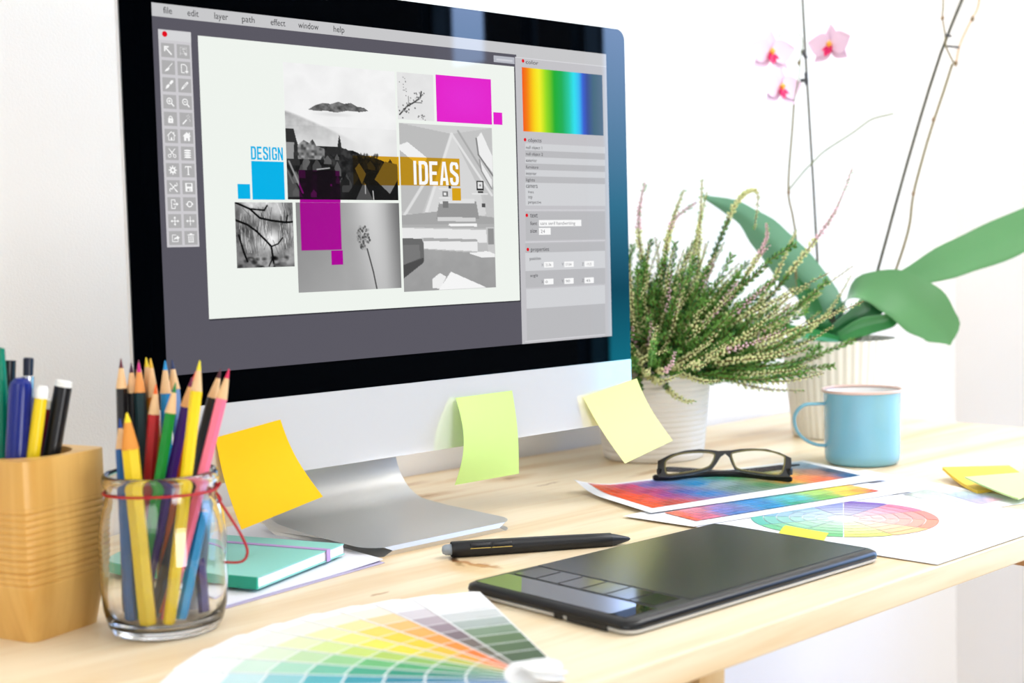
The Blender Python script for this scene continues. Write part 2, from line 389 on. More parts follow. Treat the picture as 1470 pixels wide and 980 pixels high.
# hinge to the housing
box(bm, (.2335, .09, .205), (.09, .09, .05), bevel=.004)
obj('stand', bm, mat('stand_aluminium', (206, 206, 204), .36, metal=.85, bump=(1500, .0001)), mon, smooth=40)

# --- the picture on the screen
def S(x, y): p = PY(x, y); return p.x, p.z
def R_(bm, x0, z0, x1, z1, Y, mi=0):
    f = bm.faces.new([bm.verts.new(V(x0, Y, z0)), bm.verts.new(V(x1, Y, z0)), bm.verts.new(V(x1, Y, z1)), bm.verts.new(V(x0, Y, z1))]); f.material_index = mi
def RP(bm, a, b, Y, mi=0):
    x0, z1 = S(*a); x1, z0 = S(*b); R_(bm, x0, z0, x1, z1, Y, mi)
def PG(bm, pts, Y, mi=0):
    vs_ = [bm.verts.new(V(x, Y, z)) for x, z in pts]
    for t in tessellate_polygon([[V(x, 0, z) for x, z in pts]]):
        try: f = bm.faces.new([vs_[i] for i in t]); f.material_index = mi
        except ValueError: pass
def DISC(bm, x, z, r, Y, mi=0, n=16, ry=None):
    PG(bm, [(x + r * math.cos(2 * PI * k / n), z + (ry or r) * math.sin(2 * PI * k / n)) for k in range(n)], Y, mi)
def RING(bm, x, z, r, w, Y, mi=0, a0=0, a1=2 * PI, n=18, ry=1.0):
    for k in range(n):
        a, b = a0 + (a1 - a0) * k / n, a0 + (a1 - a0) * (k + 1) / n
        PG(bm, [(x + (r - w) * math.cos(a), z + (r - w) * ry * math.sin(a)), (x + r * math.cos(a), z + r * ry * math.sin(a)), (x + r * math.cos(b), z + r * ry * math.sin(b)), (x + (r - w) * math.cos(b), z + (r - w) * ry * math.sin(b))], Y, mi)
def LINE(bm, x0, z0, x1, z1, w, Y, mi=0):
    dx, dz = x1 - x0, z1 - z0; L = math.hypot(dx, dz) or 1; nx, nz = -dz / L * w / 2, dx / L * w / 2
    PG(bm, [(x0 + nx, z0 + nz), (x0 - nx, z0 - nz), (x1 - nx, z1 - nz), (x1 + nx, z1 + nz)], Y, mi)
FLATS |= {'display', 'menu_bar', 'tool_palette', 'canvas', 'side_panel', 'page_blocks'}
Y1, Y2, Y3, Y4, Y5 = -.00025, -.0004, -.00055, -.0007, -.00085
bm = bmesh.new(); R_(bm, 0, ZT - .268, .476, ZT, -.0001); disp = obj('display', bm, scr((90, 88, 98)), mon, smooth=0)
INK = scr((35, 35, 38)); RED = scr((225, 10, 30)); WHT = scr((250, 250, 250))
bm = bmesh.new(); R_(bm, 0, ZT - .0095, .476, ZT, Y1, 0); R_(bm, S(741, 86)[0], ZT - .0115, .476, ZT - .0095, Y1, 0)
for s_, a, b in (('file', 234, 246.5), ('edit', 268.5, 284.5), ('layer', 307, 326.5), ('path', 346.5, 364.5), ('effect', 387.5, 408.5), ('window', 427, 456), ('help', 477.5, 493)):
    xa, xb = S(a, 15)[0], S(b, 15)[0]; zb = ZT - .0068
    text_mesh(bm, s_, xa, xb, zb, .0047 if s_ != 'window' else .0047, Y2, 1)
obj('menu_bar', bm, [scr((200, 200, 202)), INK], disp, smooth=0)
# tool palette
px0, pz1 = S(226.5, 41.5); px1, pz0 = S(287, 354)
px1 = S(286, 353)[0]; bm = bmesh.new(); R_(bm, px0, pz0, px1, pz1, Y1, 0)
R_(bm, px0, pz1 - .0075, px1, pz1 - .0005, Y2, 1)
cw = (px1 - px0) / 2; hh = (pz1 - .009 - pz0) / 12
DISC(bm, px0 + .005, pz1 - .0032, .0021, Y3, 3)
def icon(bm, k, x, z, s):
    Y = Y4; m = 2
    def P(pts): PG(bm, [(x + a * s, z + b * s) for a, b in pts], Y, m)
    def Ln(a, b, c, d, w=.16): LINE(bm, x + a * s, z + b * s, x + c * s, z + d * s, w * s, Y, m)
    def Rg(a, b, r, w=.16, a0=0, a1=2 * PI): RING(bm, x + a * s, z + b * s, r * s, w * s, Y, m, a0, a1)
    def Bx(a, b, c, d): P([(a, b), (c, b), (c, d), (a, d)])
    def Dk(a, b, c, d): PG(bm, [(x + q * s, z + r * s) for q, r in ((a, b), (c, b), (c, d), (a, d))], Y5, 4)
    if k == 0: Ln(.8, -.8, -.4, .4, .28); P([(-.8, .8), (.3, .8), (.1, .5), (-.5, .5), (-.5, -.1), (-.8, -.3)])
    elif k == 1:
        for t in (-.7, -.3, .1, .5): Ln(t, .8, t + .2, .8, .08); Ln(-.7, t, -.7, t + .2, .08); Ln(t, -.4, t + .2, -.4, .08); Ln(.7, t, .7, t + .2, .08)
        Ln(-.1, .2, .7, -.7, .09); Ln(-.3, .5, .5, .5, .09); Rg(.5, -.5, .25, .07)
    elif k == 2: Ln(.9, .9, .05, .05, .13); P([(.1, .15), (-.15, -.1), (-.45, -.25), (-.9, -.85), (-.1, -.6), (.2, -.2)])
    elif k == 3: Ln(-.6, .8, -.6, -.8); Ln(-.6, .8, .2, .8); Ln(.2, .8, .6, .4); Ln(.6, .4, .6, -.2); Ln(-.6, -.8, .1, -.8); Ln(.2, -.55, .95, -.55, .2); Ln(.57, -.2, .57, -.9, .2)
    elif k == 4: P([(.9, .9), (.5, .9), (.0, .3), (.3, .0), (.9, .5)]); P([(-.1, .15), (.15, -.1), (-.2, -.6), (-.85, -.9), (-.6, -.2)])
    elif k == 5: Ln(.7, .7, -.5, -.5, .42); P([(-.55, -.25), (-.25, -.55), (-.9, -.9)]); PG(bm, [(x + a * s, z + b * s) for a, b in ((.4, .5), (.5, .4), (-.3, -.4), (-.4, -.3))], Y5, 4)
    elif k in (6, 7):
        Rg(-.1, .15, .65, .18); Ln(.35, -.3, .85, -.85, .26); Ln(-.4, .15, .2, .15, .16)
        if k == 6: Ln(-.1, .45, -.1, -.15, .16)
    elif k == 8: Bx(-.55, -.8, .55, .1); Rg(0, .2, .4, .18, 0, PI); Bx(-.4, .05, -.22, .25); Bx(.22, .05, .4, .25); Dk(-.08, -.5, .08, -.2)
    elif k == 9:
        Ln(-.8, -.9, .1, .0, .26)
        for a, b in ((.4, .3), (.7, .6), (.2, .7), (.75, .1), (.5, .9), (.85, -.2)): Ln(a - .08, b, a + .08, b, .14)
    elif k == 10: Ln(-.9, .0, 0, .85, .16); Ln(.9, 0, 0, .85, .16); Ln(-.6, .1, -.6, -.85, .14); Ln(.6, .1, .6, -.85, .14); Ln(-.6, -.8, .6, -.8, .12); Bx(-.15, -.8, .15, -.25); Bx(.45, .4, .65, .8)
    elif k == 11: P([(-.95, .05), (0, .9), (.95, .05), (.65, .05), (.65, -.85), (-.65, -.85), (-.65, .05)]); Bx(.45, .4, .7, .85); Dk(-.15, -.85, .15, -.3)
    elif k == 12: Ln(-.7, .9, .4, -.35, .15); Ln(.7, .9, -.4, -.35, .15); Rg(-.55, -.55, .36, .13); Rg(.55, -.55, .36, .13)
    elif k == 13:
        for q in (.6, .15, -.3, -.72): DISC(bm, x, z + q * s, .75 * s, Y, m, 14, .18 * s); Bx(-.75, q - .12, .75, q)
    elif k == 14:
        Rg(0, 0, .6, .33)
        for q in range(8): a = q * PI / 4; Ln(.5 * math.cos(a), .5 * math.sin(a), .9 * math.cos(a), .9 * math.sin(a), .22)
    elif k == 15: Bx(-.7, .65, .7, .85); Bx(-.12, -.85, .12, .7); Bx(-.3, -.9, .3, -.78); Bx(-.7, .4, -.6, .7); Bx(.6, .4, .7, .7)
    elif k == 16: Ln(-.8, .8, .8, -.9, .16); Ln(.5, .5, -.5, -.5, .16); Rg(.55, .55, .38, .16, -PI * .9, PI * .4); Rg(-.55, -.55, .38, .16, PI * .1, PI * 1.4); Ln(.4, -.5, .85, -.95, .26)
    elif k == 17: Bx(-.8, -.85, .8, .85); Dk(-.5, .15, .5, .7); Dk(-.4, -.75, .4, -.25); PG(bm, [(x + a * s, z + b * s) for a, b in ((.05, -.7), (.3, -.7), (.3, -.32), (.05, -.32))], Y5 - .0001, 2)
    elif k == 18: Ln(-.6, .85, .2, .85); Ln(-.6, -.85, .2, -.85); Ln(-.6, .9, -.6, -.9); Ln(.2, .85, .2, .35); Ln(.2, -.85, .2, -.35); Ln(-.2, 0, .6, 0, .2); P([(.5, .35), (.95, 0), (.5, -.35)])
    elif k == 19: Rg(0, 0, .62, .2, .2, PI - .1); Rg(0, 0, .62, .2, PI + .2, 2 * PI - .1); P([(-.9, .1), (-.3, .1), (-.6, -.3)]); P([(.9, -.1), (.3, -.1), (.6, .3)])
    elif k in (20, 21):
        Ln(-.6, 0, .6, 0, .15); Ln(0, -.9 if k == 21 else -.6, 0, .9 if k == 21 else .6, .15); P([(-.95, 0), (-.55, .3), (-.55, -.3)]); P([(.95, 0), (.55, .3), (.55, -.3)])
        if k == 20: P([(0, .95), (.3, .55), (-.3, .55)]); P([(0, -.95), (.3, -.55), (-.3, -.55)])
    elif k == 22: Ln(-.7, .6, .1, .6, .13); Ln(-.7, .6, -.7, -.7, .13); Ln(-.75, -.7, .6, -.7, .13); Ln(.55, -.7, .55, -.2, .13); P([(-.45, -.45), (-.2, .05), (.3, .2), (.3, .5), (.95, .05), (.3, -.35), (.3, -.1), (-.1, -.2)])
    elif k == 23:
        Bx(-.75, .5, .75, .68); Bx(-.25, .68, .25, .9); Bx(-.6, -.9, -.45, .4); Bx(.45, -.9, .6, .4); Bx(-.6, -.9, .6, -.75)
        for q in (-.25, 0, .25): Ln(q, -.7, q, .4, .1)
for r in range(12):
    for c in range(2):
        xx = px0 + cw * (c + .5) + (.0003 if c == 0 else -.0003); zz = pz1 - .0085 - hh * (r + .5)
        R_(bm, xx - cw * .40, zz - hh * .41, xx + cw * .40, zz + hh * .41, Y3, 4)
        icon(bm, r * 2 + c, xx, zz, hh * .30)
obj('tool_palette', bm, [scr((206, 204, 208)), scr((214, 214, 216)), WHT, RED, scr((176, 175, 176))], disp, smooth=0)
# canvas page
cx0, cz1 = S(283.5, 51); cx1, cz0 = S(746, 431)
bm = bmesh.new(); R_(bm, cx0 + .0005, cz0 - .0012, cx1 + .0012, cz1 - .001, Y1, 1); R_(bm, cx0, cz0, cx1, cz1, Y2, 0); canvas = obj('canvas', bm, [scr((239, 244, 238)), scr((58, 57, 64))], disp, smooth=0)
PB = [scr((0, 178, 232)), scr((172, 0, 152)), scr((228, 30, 205)), scr((214, 162, 22)), WHT]
def blockobj(fn, mi, name='page_block'):
    FLATS.add(name); bm = bmesh.new(); fn(bm); obj(name, bm, PB[mi], canvas, smooth=0)
def block_text(bm, word, x0, x1, z0, z1, Y, mi):
    n_ = len(word); wI = .42; ws = [wI if c == 'I' else 1.0 for c in word]; gap = .16; tot = sum(ws) + gap * (n_ - 1); k = (x1 - x0) / tot; x = x0; h = z1 - z0
    t = .30
    for c, w in zip(word, ws):
        W_ = w * k; th_ = h * .15
        def B(a, b, c_, d): R_(bm, x + a * W_, z0 + b * h, x + c_ * W_, z0 + d * h, Y, mi)
        def Q(*p): PG(bm, [(x + a * W_, z0 + b * h) for a, b in p], Y, mi)
        v = .15
        if c == 'I': B(0, 0, .72, 1)
        elif c == 'D': Q((0, 0), (.65, 0), (.9, .06), (1, .2), (1, .8), (.9, .94), (.65, 1), (0, 1), (0, .86), (.58, .86), (.68, .78), (.68, .22), (.58, .14), (t, .14), (t, .86), (0, .86))
        elif c == 'E': B(0, 0, t, 1); B(t, 0, .92, v); B(t, 1 - v, .92, 1); B(t, .43, .82, .57)
        elif c == 'S': Q((.98, .70), (.98, .86), (.84, .98), (.2, 1), (.04, .9), (0, .8), (0, .64), (.08, .55), (.66, .36), (.68, .2), (.6, .13), (.4, .13), (.31, .2), (.31, .32), (0, .32), (0, .16), (.12, .03), (.3, 0), (.7, 0), (.9, .05), (1, .18), (1, .36), (.9, .48), (.34, .66), (.31, .8), (.4, .87), (.6, .87), (.68, .8), (.68, .70))
        elif c == 'G': Q((.98, .66), (.98, .84), (.86, .98), (.16, .98), (0, .84), (0, .16), (.14, .02), (.86, .02), (1, .16), (1, .5), (.52, .5), (.52, .37), (.68, .37), (.68, .2), (.6, .14), (.4, .14), (.31, .2), (.31, .8), (.4, .86), (.6, .86), (.68, .8), (.68, .66))
        elif c == 'N': B(0, 0, .28, 1); B(.72, 0, 1, 1); Q((.28, 1), (.0, 1), (.72, .0), (1, 0))
        elif c == 'A': Q((0, 0), (.3, 0), (.5, .86), (.7, 0), (1, 0), (.68, 1), (.32, 1)); B(.3, .18, .7, .31)
        x += W_ + gap * k
blockobj(lambda b: RP(b, (360, 231), (408.6, 286.7), Y3), 0); blockobj(lambda b: RP(b, (340.3, 264), (359, 285.5), Y3), 0)
xa, zb = S(360, 228.9); xb = S(405.7, 225)[0]
blockobj(lambda b: block_text(b, 'DESIGN', xa, xb, zb, zb + .0100, Y3, 0), 0, 'headline')
xm0, zm1 = S(427.9, 243.4); xm1 = S(489, 320)[0]; zm0 = S(489.6, 358.4)[1]
blockobj(lambda b: RP(b, (707.5, 161), (720.7, 179.3), Y3), 2)
blockobj(lambda b: RP(b, (474.5, 359.6), (491.8, 379.7), Y5), 1)
blockobj(lambda b: RP(b, (647.9, 270), (661, 287.9), Y5), 3)
xg1, zg0 = S(660.4, 267.6); zg1 = S(570, 225)[1]
xi0, zi0 = S(593.2, 265); xi1, zi1 = S(656.8, 233.2)
blockobj(lambda b: block_text(b, 'IDEAS', xi0, xi1, zi0, zi1 + .0002, Y5 - .0002, 0), 4, 'headline')
blockobj(lambda b: R_(b, xm0, S(430, 290.6)[1], xm1, S(430, 286.2)[1], Y5), 1)
blockobj(lambda b: R_(b, S(570.5, 260)[0] - .0002, zg0, S(572.5, 260)[0], zg1, Y5), 3)
# ---- the pictures, drawn as colour grids
def vnoise(h, w, cell, seed=0):
    rs = np.random.RandomState(seed); gh, gw = int(h / cell) + 3, int(w / cell) + 3; g = rs.rand(gh, gw)
    y = np.arange(h) / cell; x = np.arange(w) / cell; yi = y.astype(int); xi = x.astype(int); fy = (y - yi)[:, None]; fx = (x - xi)[None]; fy = fy * fy * (3 - 2 * fy); fx = fx * fx * (3 - 2 * fx)
    return (g[np.ix_(yi, xi)] * (1 - fy) * (1 - fx) + g[np.ix_(yi, xi + 1)] * (1 - fy) * fx + g[np.ix_(yi + 1, xi)] * fy * (1 - fx) + g[np.ix_(yi + 1, xi + 1)] * fy * fx)
def fbm(h, w, cell, seed=0, o=4):
    s_ = 0; a = 1; t = 0
    for k in range(o): s_ = s_ + a * vnoise(h, w, max(cell / 2 ** k, 1.01), seed + k); t += a; a *= .5
    return s_ / t
class Pic:
    def __init__(s, w, h, v=200): s.w, s.h = w, h; s.a = np.full((h, w), float(v)); s.y, s.x = np.mgrid[0:h, 0:w]; s.u = s.x / (w - 1); s.v = s.y / (h - 1)
    def mask(s, pts):
        m = np.zeros((s.h, s.w), bool); n = len(pts)
        for i in range(n):
            (x0, y0), (x1, y1) = pts[i], pts[(i + 1) % n]
            if y0 == y1: continue
            c = ((s.v >= min(y0, y1)) & (s.v < max(y0, y1)) & (s.u < (x1 - x0) * (s.v - y0) / (y1 - y0) + x0)); m ^= c
        return m
    def poly(s, pts, val, al=1.0):
        m = s.mask(pts); s.a[m] = s.a[m] * (1 - al) + (val[m] if isinstance(val, np.ndarray) else val) * al
    def line(s, pts, wd, val, al=1.0):
        asp = s.h / s.w
        for (x0, y0), (x1, y1) in zip(pts, pts[1:]):
            dx, dy = x1 - x0, (y1 - y0) * asp; L2 = dx * dx + dy * dy + 1e-12
            t = np.clip(((s.u - x0) * dx + (s.v - y0) * asp * dy) / L2, 0, 1)
            d_ = np.hypot(s.u - x0 - t * dx, (s.v - y0) * asp - t * dy); k = np.clip((wd / 2 - d_) * s.w + .5, 0, 1) * al; s.a = s.a * (1 - k) + val * k
    def blob(s, x, y, rx, ry, val, al=1.0, soft=1.0):
        d_ = np.hypot((s.u - x) / rx, (s.v - y) / ry); k = np.clip((1 - d_) / soft, 0, 1) * al; s.a = s.a * (1 - k) + val * k
def place(name, pic, tl, br, Y=Y3, tint=()):
    x0, z1 = S(*tl); x1, z0 = S(*br); g = np.clip(pic.a, 0, 255); rgb = np.repeat(g[:, :, None], 3, 2)
    X_ = x0 + (x1 - x0) * pic.u; Z_ = z1 + (z0 - z1) * pic.v
    for (a, b, c, d, col, lo) in tint:
        m = (X_ >= a) & (X_ <= b) & (Z_ >= c) & (Z_ <= d); t = rgb[m] / 255; cc = np.array(col)[None]; rgb[m] = cc * (lo + (1 - lo) * t)
    s_ = rgb / 255; L = np.where(s_ <= .04045, s_ / 12.92, ((s_ + .055) / 1.055) ** 2.4)
    color_grid(name, lambda u, v: (x0 + (x1 - x0) * u, Y, z1 + (z0 - z1) * v), pic.w, pic.h, L, mat_attr('screen_picture', .03, True), canvas, smooth=0)
mag_t = (xm0, xm1, zm0, zm1, (185, 0, 165), 0.0)
# village in fog
P = Pic(220, 250); N = fbm(250, 220, 60, 3); P.a = 238 + 14 * (N - .5) * 2 - 18 * np.clip((P.v - .35) * 1.4, 0, 1)
P.a = np.where(P.v < .45, 244 - 14 * np.abs(N - .5) * 2, P.a)
ridge = .345 + .36 * (P.u) ** 1.15; slope = np.clip((P.v - ridge) / .02, 0, 1); fade = np.clip(1 - (P.v - ridge) / .25, 0, 1) * np.clip(1.05 - P.u * 1.6, 0, 1)
P.a = P.a - slope * fade * (75 + 60 * (fbm(250, 220, 9, 8) - .5))
mt = [(.2, .335), (.26, .30), (.33, .278), (.4, .282), (.47, .262), (.52, .275), (.58, .265), (.64, .29), (.7, .295), (.74, .318), (.66, .33), (.55, .325), (.45, .345), (.36, .335), (.28, .34)]
P.poly(mt, 70 + 110 * (fbm(250, 220, 7, 12) - .25)); P.blob(.42, .36, .2, .02, 215, .7, .8)
P.blob(.75, .45, .35, .08, 238, .6, 1)
gh = .50 + .23 * P.u + .03 * (fbm(250, 220, 12, 5) - .5); dk = P.v > np.maximum(gh, .60)
tex = fbm(250, 220, 10, 21, 3); tex2 = vnoise(250, 220, 5, 4)
P.a = np.where(dk, 18 + 75 * np.clip(tex - .38, 0, 1) * 2 * (1.25 - P.v), P.a)
P.poly([(0, .48), (.07, .48), (.08, .52), (.09, .56), (.11, .62), (.11, .75), (0, .75)], 45); P.poly([(.0, .58), (.07, .58), (.06, .7), (0, .7)], 150)
P.poly([(.10, .60), (.15, .56), (.2, .58), (.23, .55), (.26, .60), (.33, .62), (.33, .7), (.1, .7)], 60 + 120 * tex2)
P.poly([(.45, .59), (.455, .56), (.467, .505), (.478, .56), (.49, .64), (.45, .64)], 45); P.poly([(.36, .60), (.47, .60), (.48, .66), (.34, .66)], 38)
for q in range(46):
    a, b = random.uniform(.02, .95), random.uniform(.66, .96); w_ = random.uniform(.03, .09); h_ = w_ * random.uniform(.5, 1); v_ = random.choice((15, 28, 45, 70, 95)); v_ *= (1.25 - a * .5)
    P.poly([(a, b), (a + w_ / 2, b - h_), (a + w_, b), (a + w_, b + h_ * .8), (a, b + h_ * .8)], v_, .8)
P.line([(.02, .72), (.13, .95)], .015, 150); P.line([(0, .78), (.05, .88)], .012, 190); P.poly([(0, .76), (.13, .98), (0, .98)], 85, .8)
P.poly([(.26, .78), (.36, .765), (.4, .83), (.36, .98), (.25, .98)], 14); P.line([(.26, .775), (.37, .762)], .01, 180)
P.poly([(.48, .66), (.62, .665), (.64, .72), (.5, .70)], 30); P.poly([(.5, .98), (.7, .76), (1, .8), (1, 1), (.5, 1)], 16); P.poly([(.6, 1), (.68, .86), (.76, 1)], 75)
P.poly([(.78, .84), (.88, .70), (1, .72), (1, .84), (.92, .95)], 130); P.poly([(.6, .76), (.64, .72), (.7, .8), (.66, .88)], 110)
P.line([(.69, .88), (.69, .95)], .008, 190); P.line([(.76, .93), (.765, .995)], .008, 210); P.blob(.38, .89, .012, .014, 170)
for q in range(30): P.blob(.5 + .35 * random.random(), .655 + .02 * random.random(), .012, .02, 60, .7, .6)
xg_v0 = S(506, 225)[0]
place('picture', P, (405.6, 89), (571.4, 287.4), tint=[mag_t, (xg_v0, 1, zg0, zg1, (225, 170, 30), 0.0)])
# blossom branch
P = Pic(80, 90); P.a = 222 + 12 * fbm(90, 80, 20, 2)
P.line([(.05, .9), (.25, .72), (.45, .62), (.62, .52), (.66, .38)], .035, 60); P.line([(.3, .7), (.3, .5)], .015, 110); P.line([(.45, .62), (.66, .62)], .02, 90)
for q in range(45):
    t = random.random(); P.blob(.1 + .58 * t + random.gauss(0, .06), .85 - .42 * t + random.gauss(0, .07), .025, .022, random.choice((60, 100, 150, 200)), .9, .5)
for q in range(12): P.blob(random.uniform(.05, .3), random.uniform(.1, .5), .015, .015, 90, .8, .5)
for q in range(12): P.blob(random.uniform(.55, .75), random.uniform(.88, 1), .02, .02, 110, .8, .5)
place('picture', P, (568.6, 103.2), (623, 174))
# plain magenta block with soft variation
P = Pic(24, 20, 255); x0, z1 = S(624.6, 107); x1, z0 = S(705.7, 179); cc = np.zeros((20, 24, 3)); k = (.5 + .5 * np.cos((P.u - .55) * 3) * np.cos((P.v - .45) * 3))[:, :, None]
cc[:] = np.array(lin((228, 40, 210)))[None, None]; cc = cc * k + np.array(lin((226, 20, 196)))[None, None] * (1 - k)
color_grid('picture', lambda u, v: (x0 + (x1 - x0) * u, Y3, z1 + (z0 - z1) * v), 24, 20, cc, mat_attr('screen_picture', .03, True), canvas, smooth=0)
# pine branches
P = Pic(120, 120); P.a = 120 + 150 * (fbm(120, 120, 26, 31) - .4); P.blob(.62, .55, .3, .25, 225, .8, 1); P.blob(.7, .15, .2, .2, 210, .6, 1); P.blob(.25, .15, .2, .2, 205, .5, 1)
for q in range(150):
    a = random.choice((.1, .2, .35, .4, .55, .8, .85, .95, .5)) + random.gauss(0, .05); b = random.uniform(0, .6); P.line([(a, b), (a + random.gauss(0, .05), b + random.uniform(.12, .3))], .007, random.choice((60, 90, 150, 210)), .7)
for pts, w_ in (([(0, 0), (.25, .1), (.42, .24), (.62, .28), (.88, .31), (1, .3)], .03), ([(0, .27), (.2, .34), (.35, .44), (.5, .58), (.6, .68), (.62, .85), (.64, 1)], .03), ([(.6, .68), (.72, .64), (.8, .55)], .02), ([(.88, .31), (.9, .2)], .02), ([(.05, .5), (.12, .75), (.18, .9)], .03), ([(.62, .85), (.55, .98)], .02), ([(.25, .1), (.5, .12), (.55, .05)], .025)): P.line(pts, w_, 15)
for q in range(30): P.blob(random.random(), random.uniform(.85, 1), .06, .04, random.choice((20, 60, 150)), .7, .8)
P.a = 128 + (P.a - 128) * 1.5 + 10
place('picture', P, (336.2, 290.2), (422.5, 382.3))
# flower on a stalk
P = Pic(170, 150); P.a = 118 + 70 * np.exp(-((P.u - .72 - .1 * P.v) / .2) ** 2) * (1 - .3 * P.v) + 30 * (1 - np.abs(P.u - .45) * 1.5) + 22 * P.v * (1 - P.u) - 32 * np.clip(P.u - .85, 0, 1) * 6 * (1 - P.v * .4) + 10 * fbm(150, 170, 60, 6)
P.line([(.665, .53), (.69, .65), (.72, .8), (.75, 1)], .012, 62)
for q in range(70):
    b = random.uniform(.27, .54); hw = .055 * math.sin((b - .22) / .34 * PI) + .008; P.blob(.635 + random.uniform(-hw, hw), b, .013, .02, random.choice((60, 85, 110, 150, 170)), .95, .5)
place('picture', P, (423.6, 290.6), (575.8, 413), tint=[mag_t[:4] + ((196, 0, 172), .62)])
# attic bedroom
P = Pic(150, 250); P.a = 205 - 25 * P.v + 8 * fbm(250, 150, 40, 9)
P.poly([(0, 0), (.55, .05), (.2, .55), (0, .52)], 188); P.poly([(.55, .05), (1, 0), (1, .5), (.95, .5)], 195); P.poly([(.56, .06), (.22, .55), (.9, .55), (.85, .4)], 214)
P.line([(.55, .05), (.25, .54)], .03, 228); P.line([(.3, .3), (.0, .57)], .03, 222); P.line([(.55, .05), (.98, .42)], .025, 226); P.line([(.62, .03), (1, .38)], .02, 170)
P.poly([(0, .13), (.08, .11), (.28, .2), (.24, .27), (.0, .16)], 240); P.poly([(.82, .07), (.88, .03), (1, .18), (1, .28), (.84, .17)], 238); P.line([(.82, .07), (.84, .17), (1, .3)], .015, 120); P.poly([(.85, .2), (.98, .32), (.98, .37), (.87, .27)], 235); P.line([(.85, .2), (.87, .27), (.98, .38)], .012, 140)
P.poly([(0, .545), (.4, .52), (1, .56), (1, .6), (0, .6)], 165); P.poly([(.0, .6), (1, .6), (1, .63), (0, .615)], 175)
P.poly([(.38, .50), (.4, .46), (.8, .46), (.83, .57), (.36, .57)], 150); P.poly([(.4, .46), (.55, .445), (.78, .445), (.78, .47), (.4, .475)], 225); P.poly([(.37, .555), (.79, .56), (.79, .585), (.37, .58)], 212)
P.poly([(.81, .33), (.89, .33), (.89, .39), (.81, .39)], 40); P.poly([(.825, .34), (.875, .34), (.875, .38), (.825, .38)], 230); P.blob(.85, .36, .015, .01, 70); P.line([(.76, .413), (.93, .413)], .012, 235); P.poly([(.82, .397), (.88, .397), (.88, .408), (.82, .408)], 60)
P.poly([(.43, .40), (.49, .40), (.49, .43), (.43, .43)], 120); P.poly([(.445, .408), (.475, .408), (.475, .425), (.445, .425)], 235); P.poly([(.43, .46), (.49, .46), (.49, .5), (.43, .5)], 120); P.poly([(.5, .365), (.53, .365), (.53, .385), (.5, .385)], 60); P.line([(.4, .44), (.52, .44)], .01, 235); P.line([(.4, .385), (.52, .385)], .01, 235)
P.poly([(.82, .5), (.9, .5), (.91, .54), (.82, .54)], 215); P.poly([(.86, .47), (.9, .47), (.9, .495), (.86, .495)], 80)
P.poly([(0, .62), (1, .64), (1, .72), (0, .70)], 232); P.poly([(.5, .595), (.8, .595), (.8, .615), (.48, .61)], 245)
P.poly([(0, .70), (.23, .68), (.9, .72), (.9, .76), (.23, .74)], 190); P.poly([(.22, .70), (.8, .705), (.8, .77), (.22, .745)], 234); P.poly([(.22, .68), (.8, .695), (.8, .71), (.22, .70)], 170)
fl = 150 + 35 * (1 - P.v) + 10 * fbm(250, 150, 14, 44); P.poly([(0, .76), (.25, .75), (.8, .78), (1, .78), (1, 1), (0, 1)], fl)
P.poly([(0, .68), (.2, .685), (.22, .72), (.22, .82), (.1, .85), (0, .90)], 105); P.poly([(.0, .72), (.17, .72), (.18, .8), (0, .84)], 120); P.poly([(0, .84), (.21, .80), (.21, .83), (0, .92)], 75)
P.poly([(.7, .78), (.9, .77), (1, .78), (1, .81), (.85, .81)], 240); P.poly([(.9, .62), (1, .62), (1, .79), (.92, .77)], 200); P.poly([(.92, .63), (.99, .63), (.99, .73), (.92, .73)], 145)
P.poly([(.3, .93), (.38, .895), (.45, .92), (.38, .99), (.3, .985)], 238); P.poly([(.36, 1), (.5, .89), (.9, 1)], 245)
place('picture', P, (572, 176.2), (711.5, 412.3), tint=[(0, xg1, zg0, zg1, (240, 182, 30), .12)])
# side panel
qx0 = S(742, 200)[0]; bm = bmesh.new(); PT = ZT - .0115; R_(bm, qx0, ZT - .268, .476, PT, Y1, 0)
R_(bm, qx0, PT - .0006, .476, PT, Y2, 4)
MI = dict(base=0, light=1, dark=2, ink=3, line=4, red=5, white=6)
zc1 = S(749, 96.5)[1]; zc0 = S(751, 188.5)[1]; rx0 = S(749.5, 140)[0]; rx1 = S(865, 160)[0]
z_ob = S(760, 200)[1]
def ptext(s_, a, b, y, h=.0034, mi=3):   # a,b pixel x; y pixel baseline
    xa, zb = S(a, y); xb = S(b, y)[0]; text_mesh(bm, s_, xa, xb, zb, h, Y4, mi)
def dot(x, y, r=.0016): xx, zz = S(x, y); DISC(bm, xx, zz, r, Y4, 5)
def prow(y0, y1, mi, x0=753.5, x1=868):
    a, z1_ = S(x0, y0); a1, _ = S(x1, y0); z0_ = S(x0, y1)[1]; R_(bm, a, z0_, a1, z1_, Y2, mi)
def row_pairs():
    ys = [205.5, 215.5, 225, 234.3, 243.5, 252.7, 262]; 
    for i in range(6): prow(ys[i], ys[i + 1], 1 if i % 2 == 0 else 2)
    prow(262, 295, 1)
row_pairs(); prow(304, 345, 2); prow(349.5, 363, 2); prow(363, 389, 1); prow(389, 413, 2); prow(415, 443, 1, 755); prow(443, 489, 2, 755)
for y_ in (301, 347, 489.5): prow(y_, y_ + .8, 4)
dot(750, 87.5); ptext('color', 754, 772, 91.5); dot(753, 200.5); ptext('objects', 757.5, 776.5, 203.5)
for s_, b, y_ in (('null object 1', 777.5, 213.5), ('null object 2', 778.5, 222.8), ('exterior', 770, 232.2), ('furniture', 772, 241.7), ('interior', 769.5, 251), ('lights', 767, 260.2), ('camera', 771, 269.5)): ptext(s_, 754.5, b, y_, .0027)
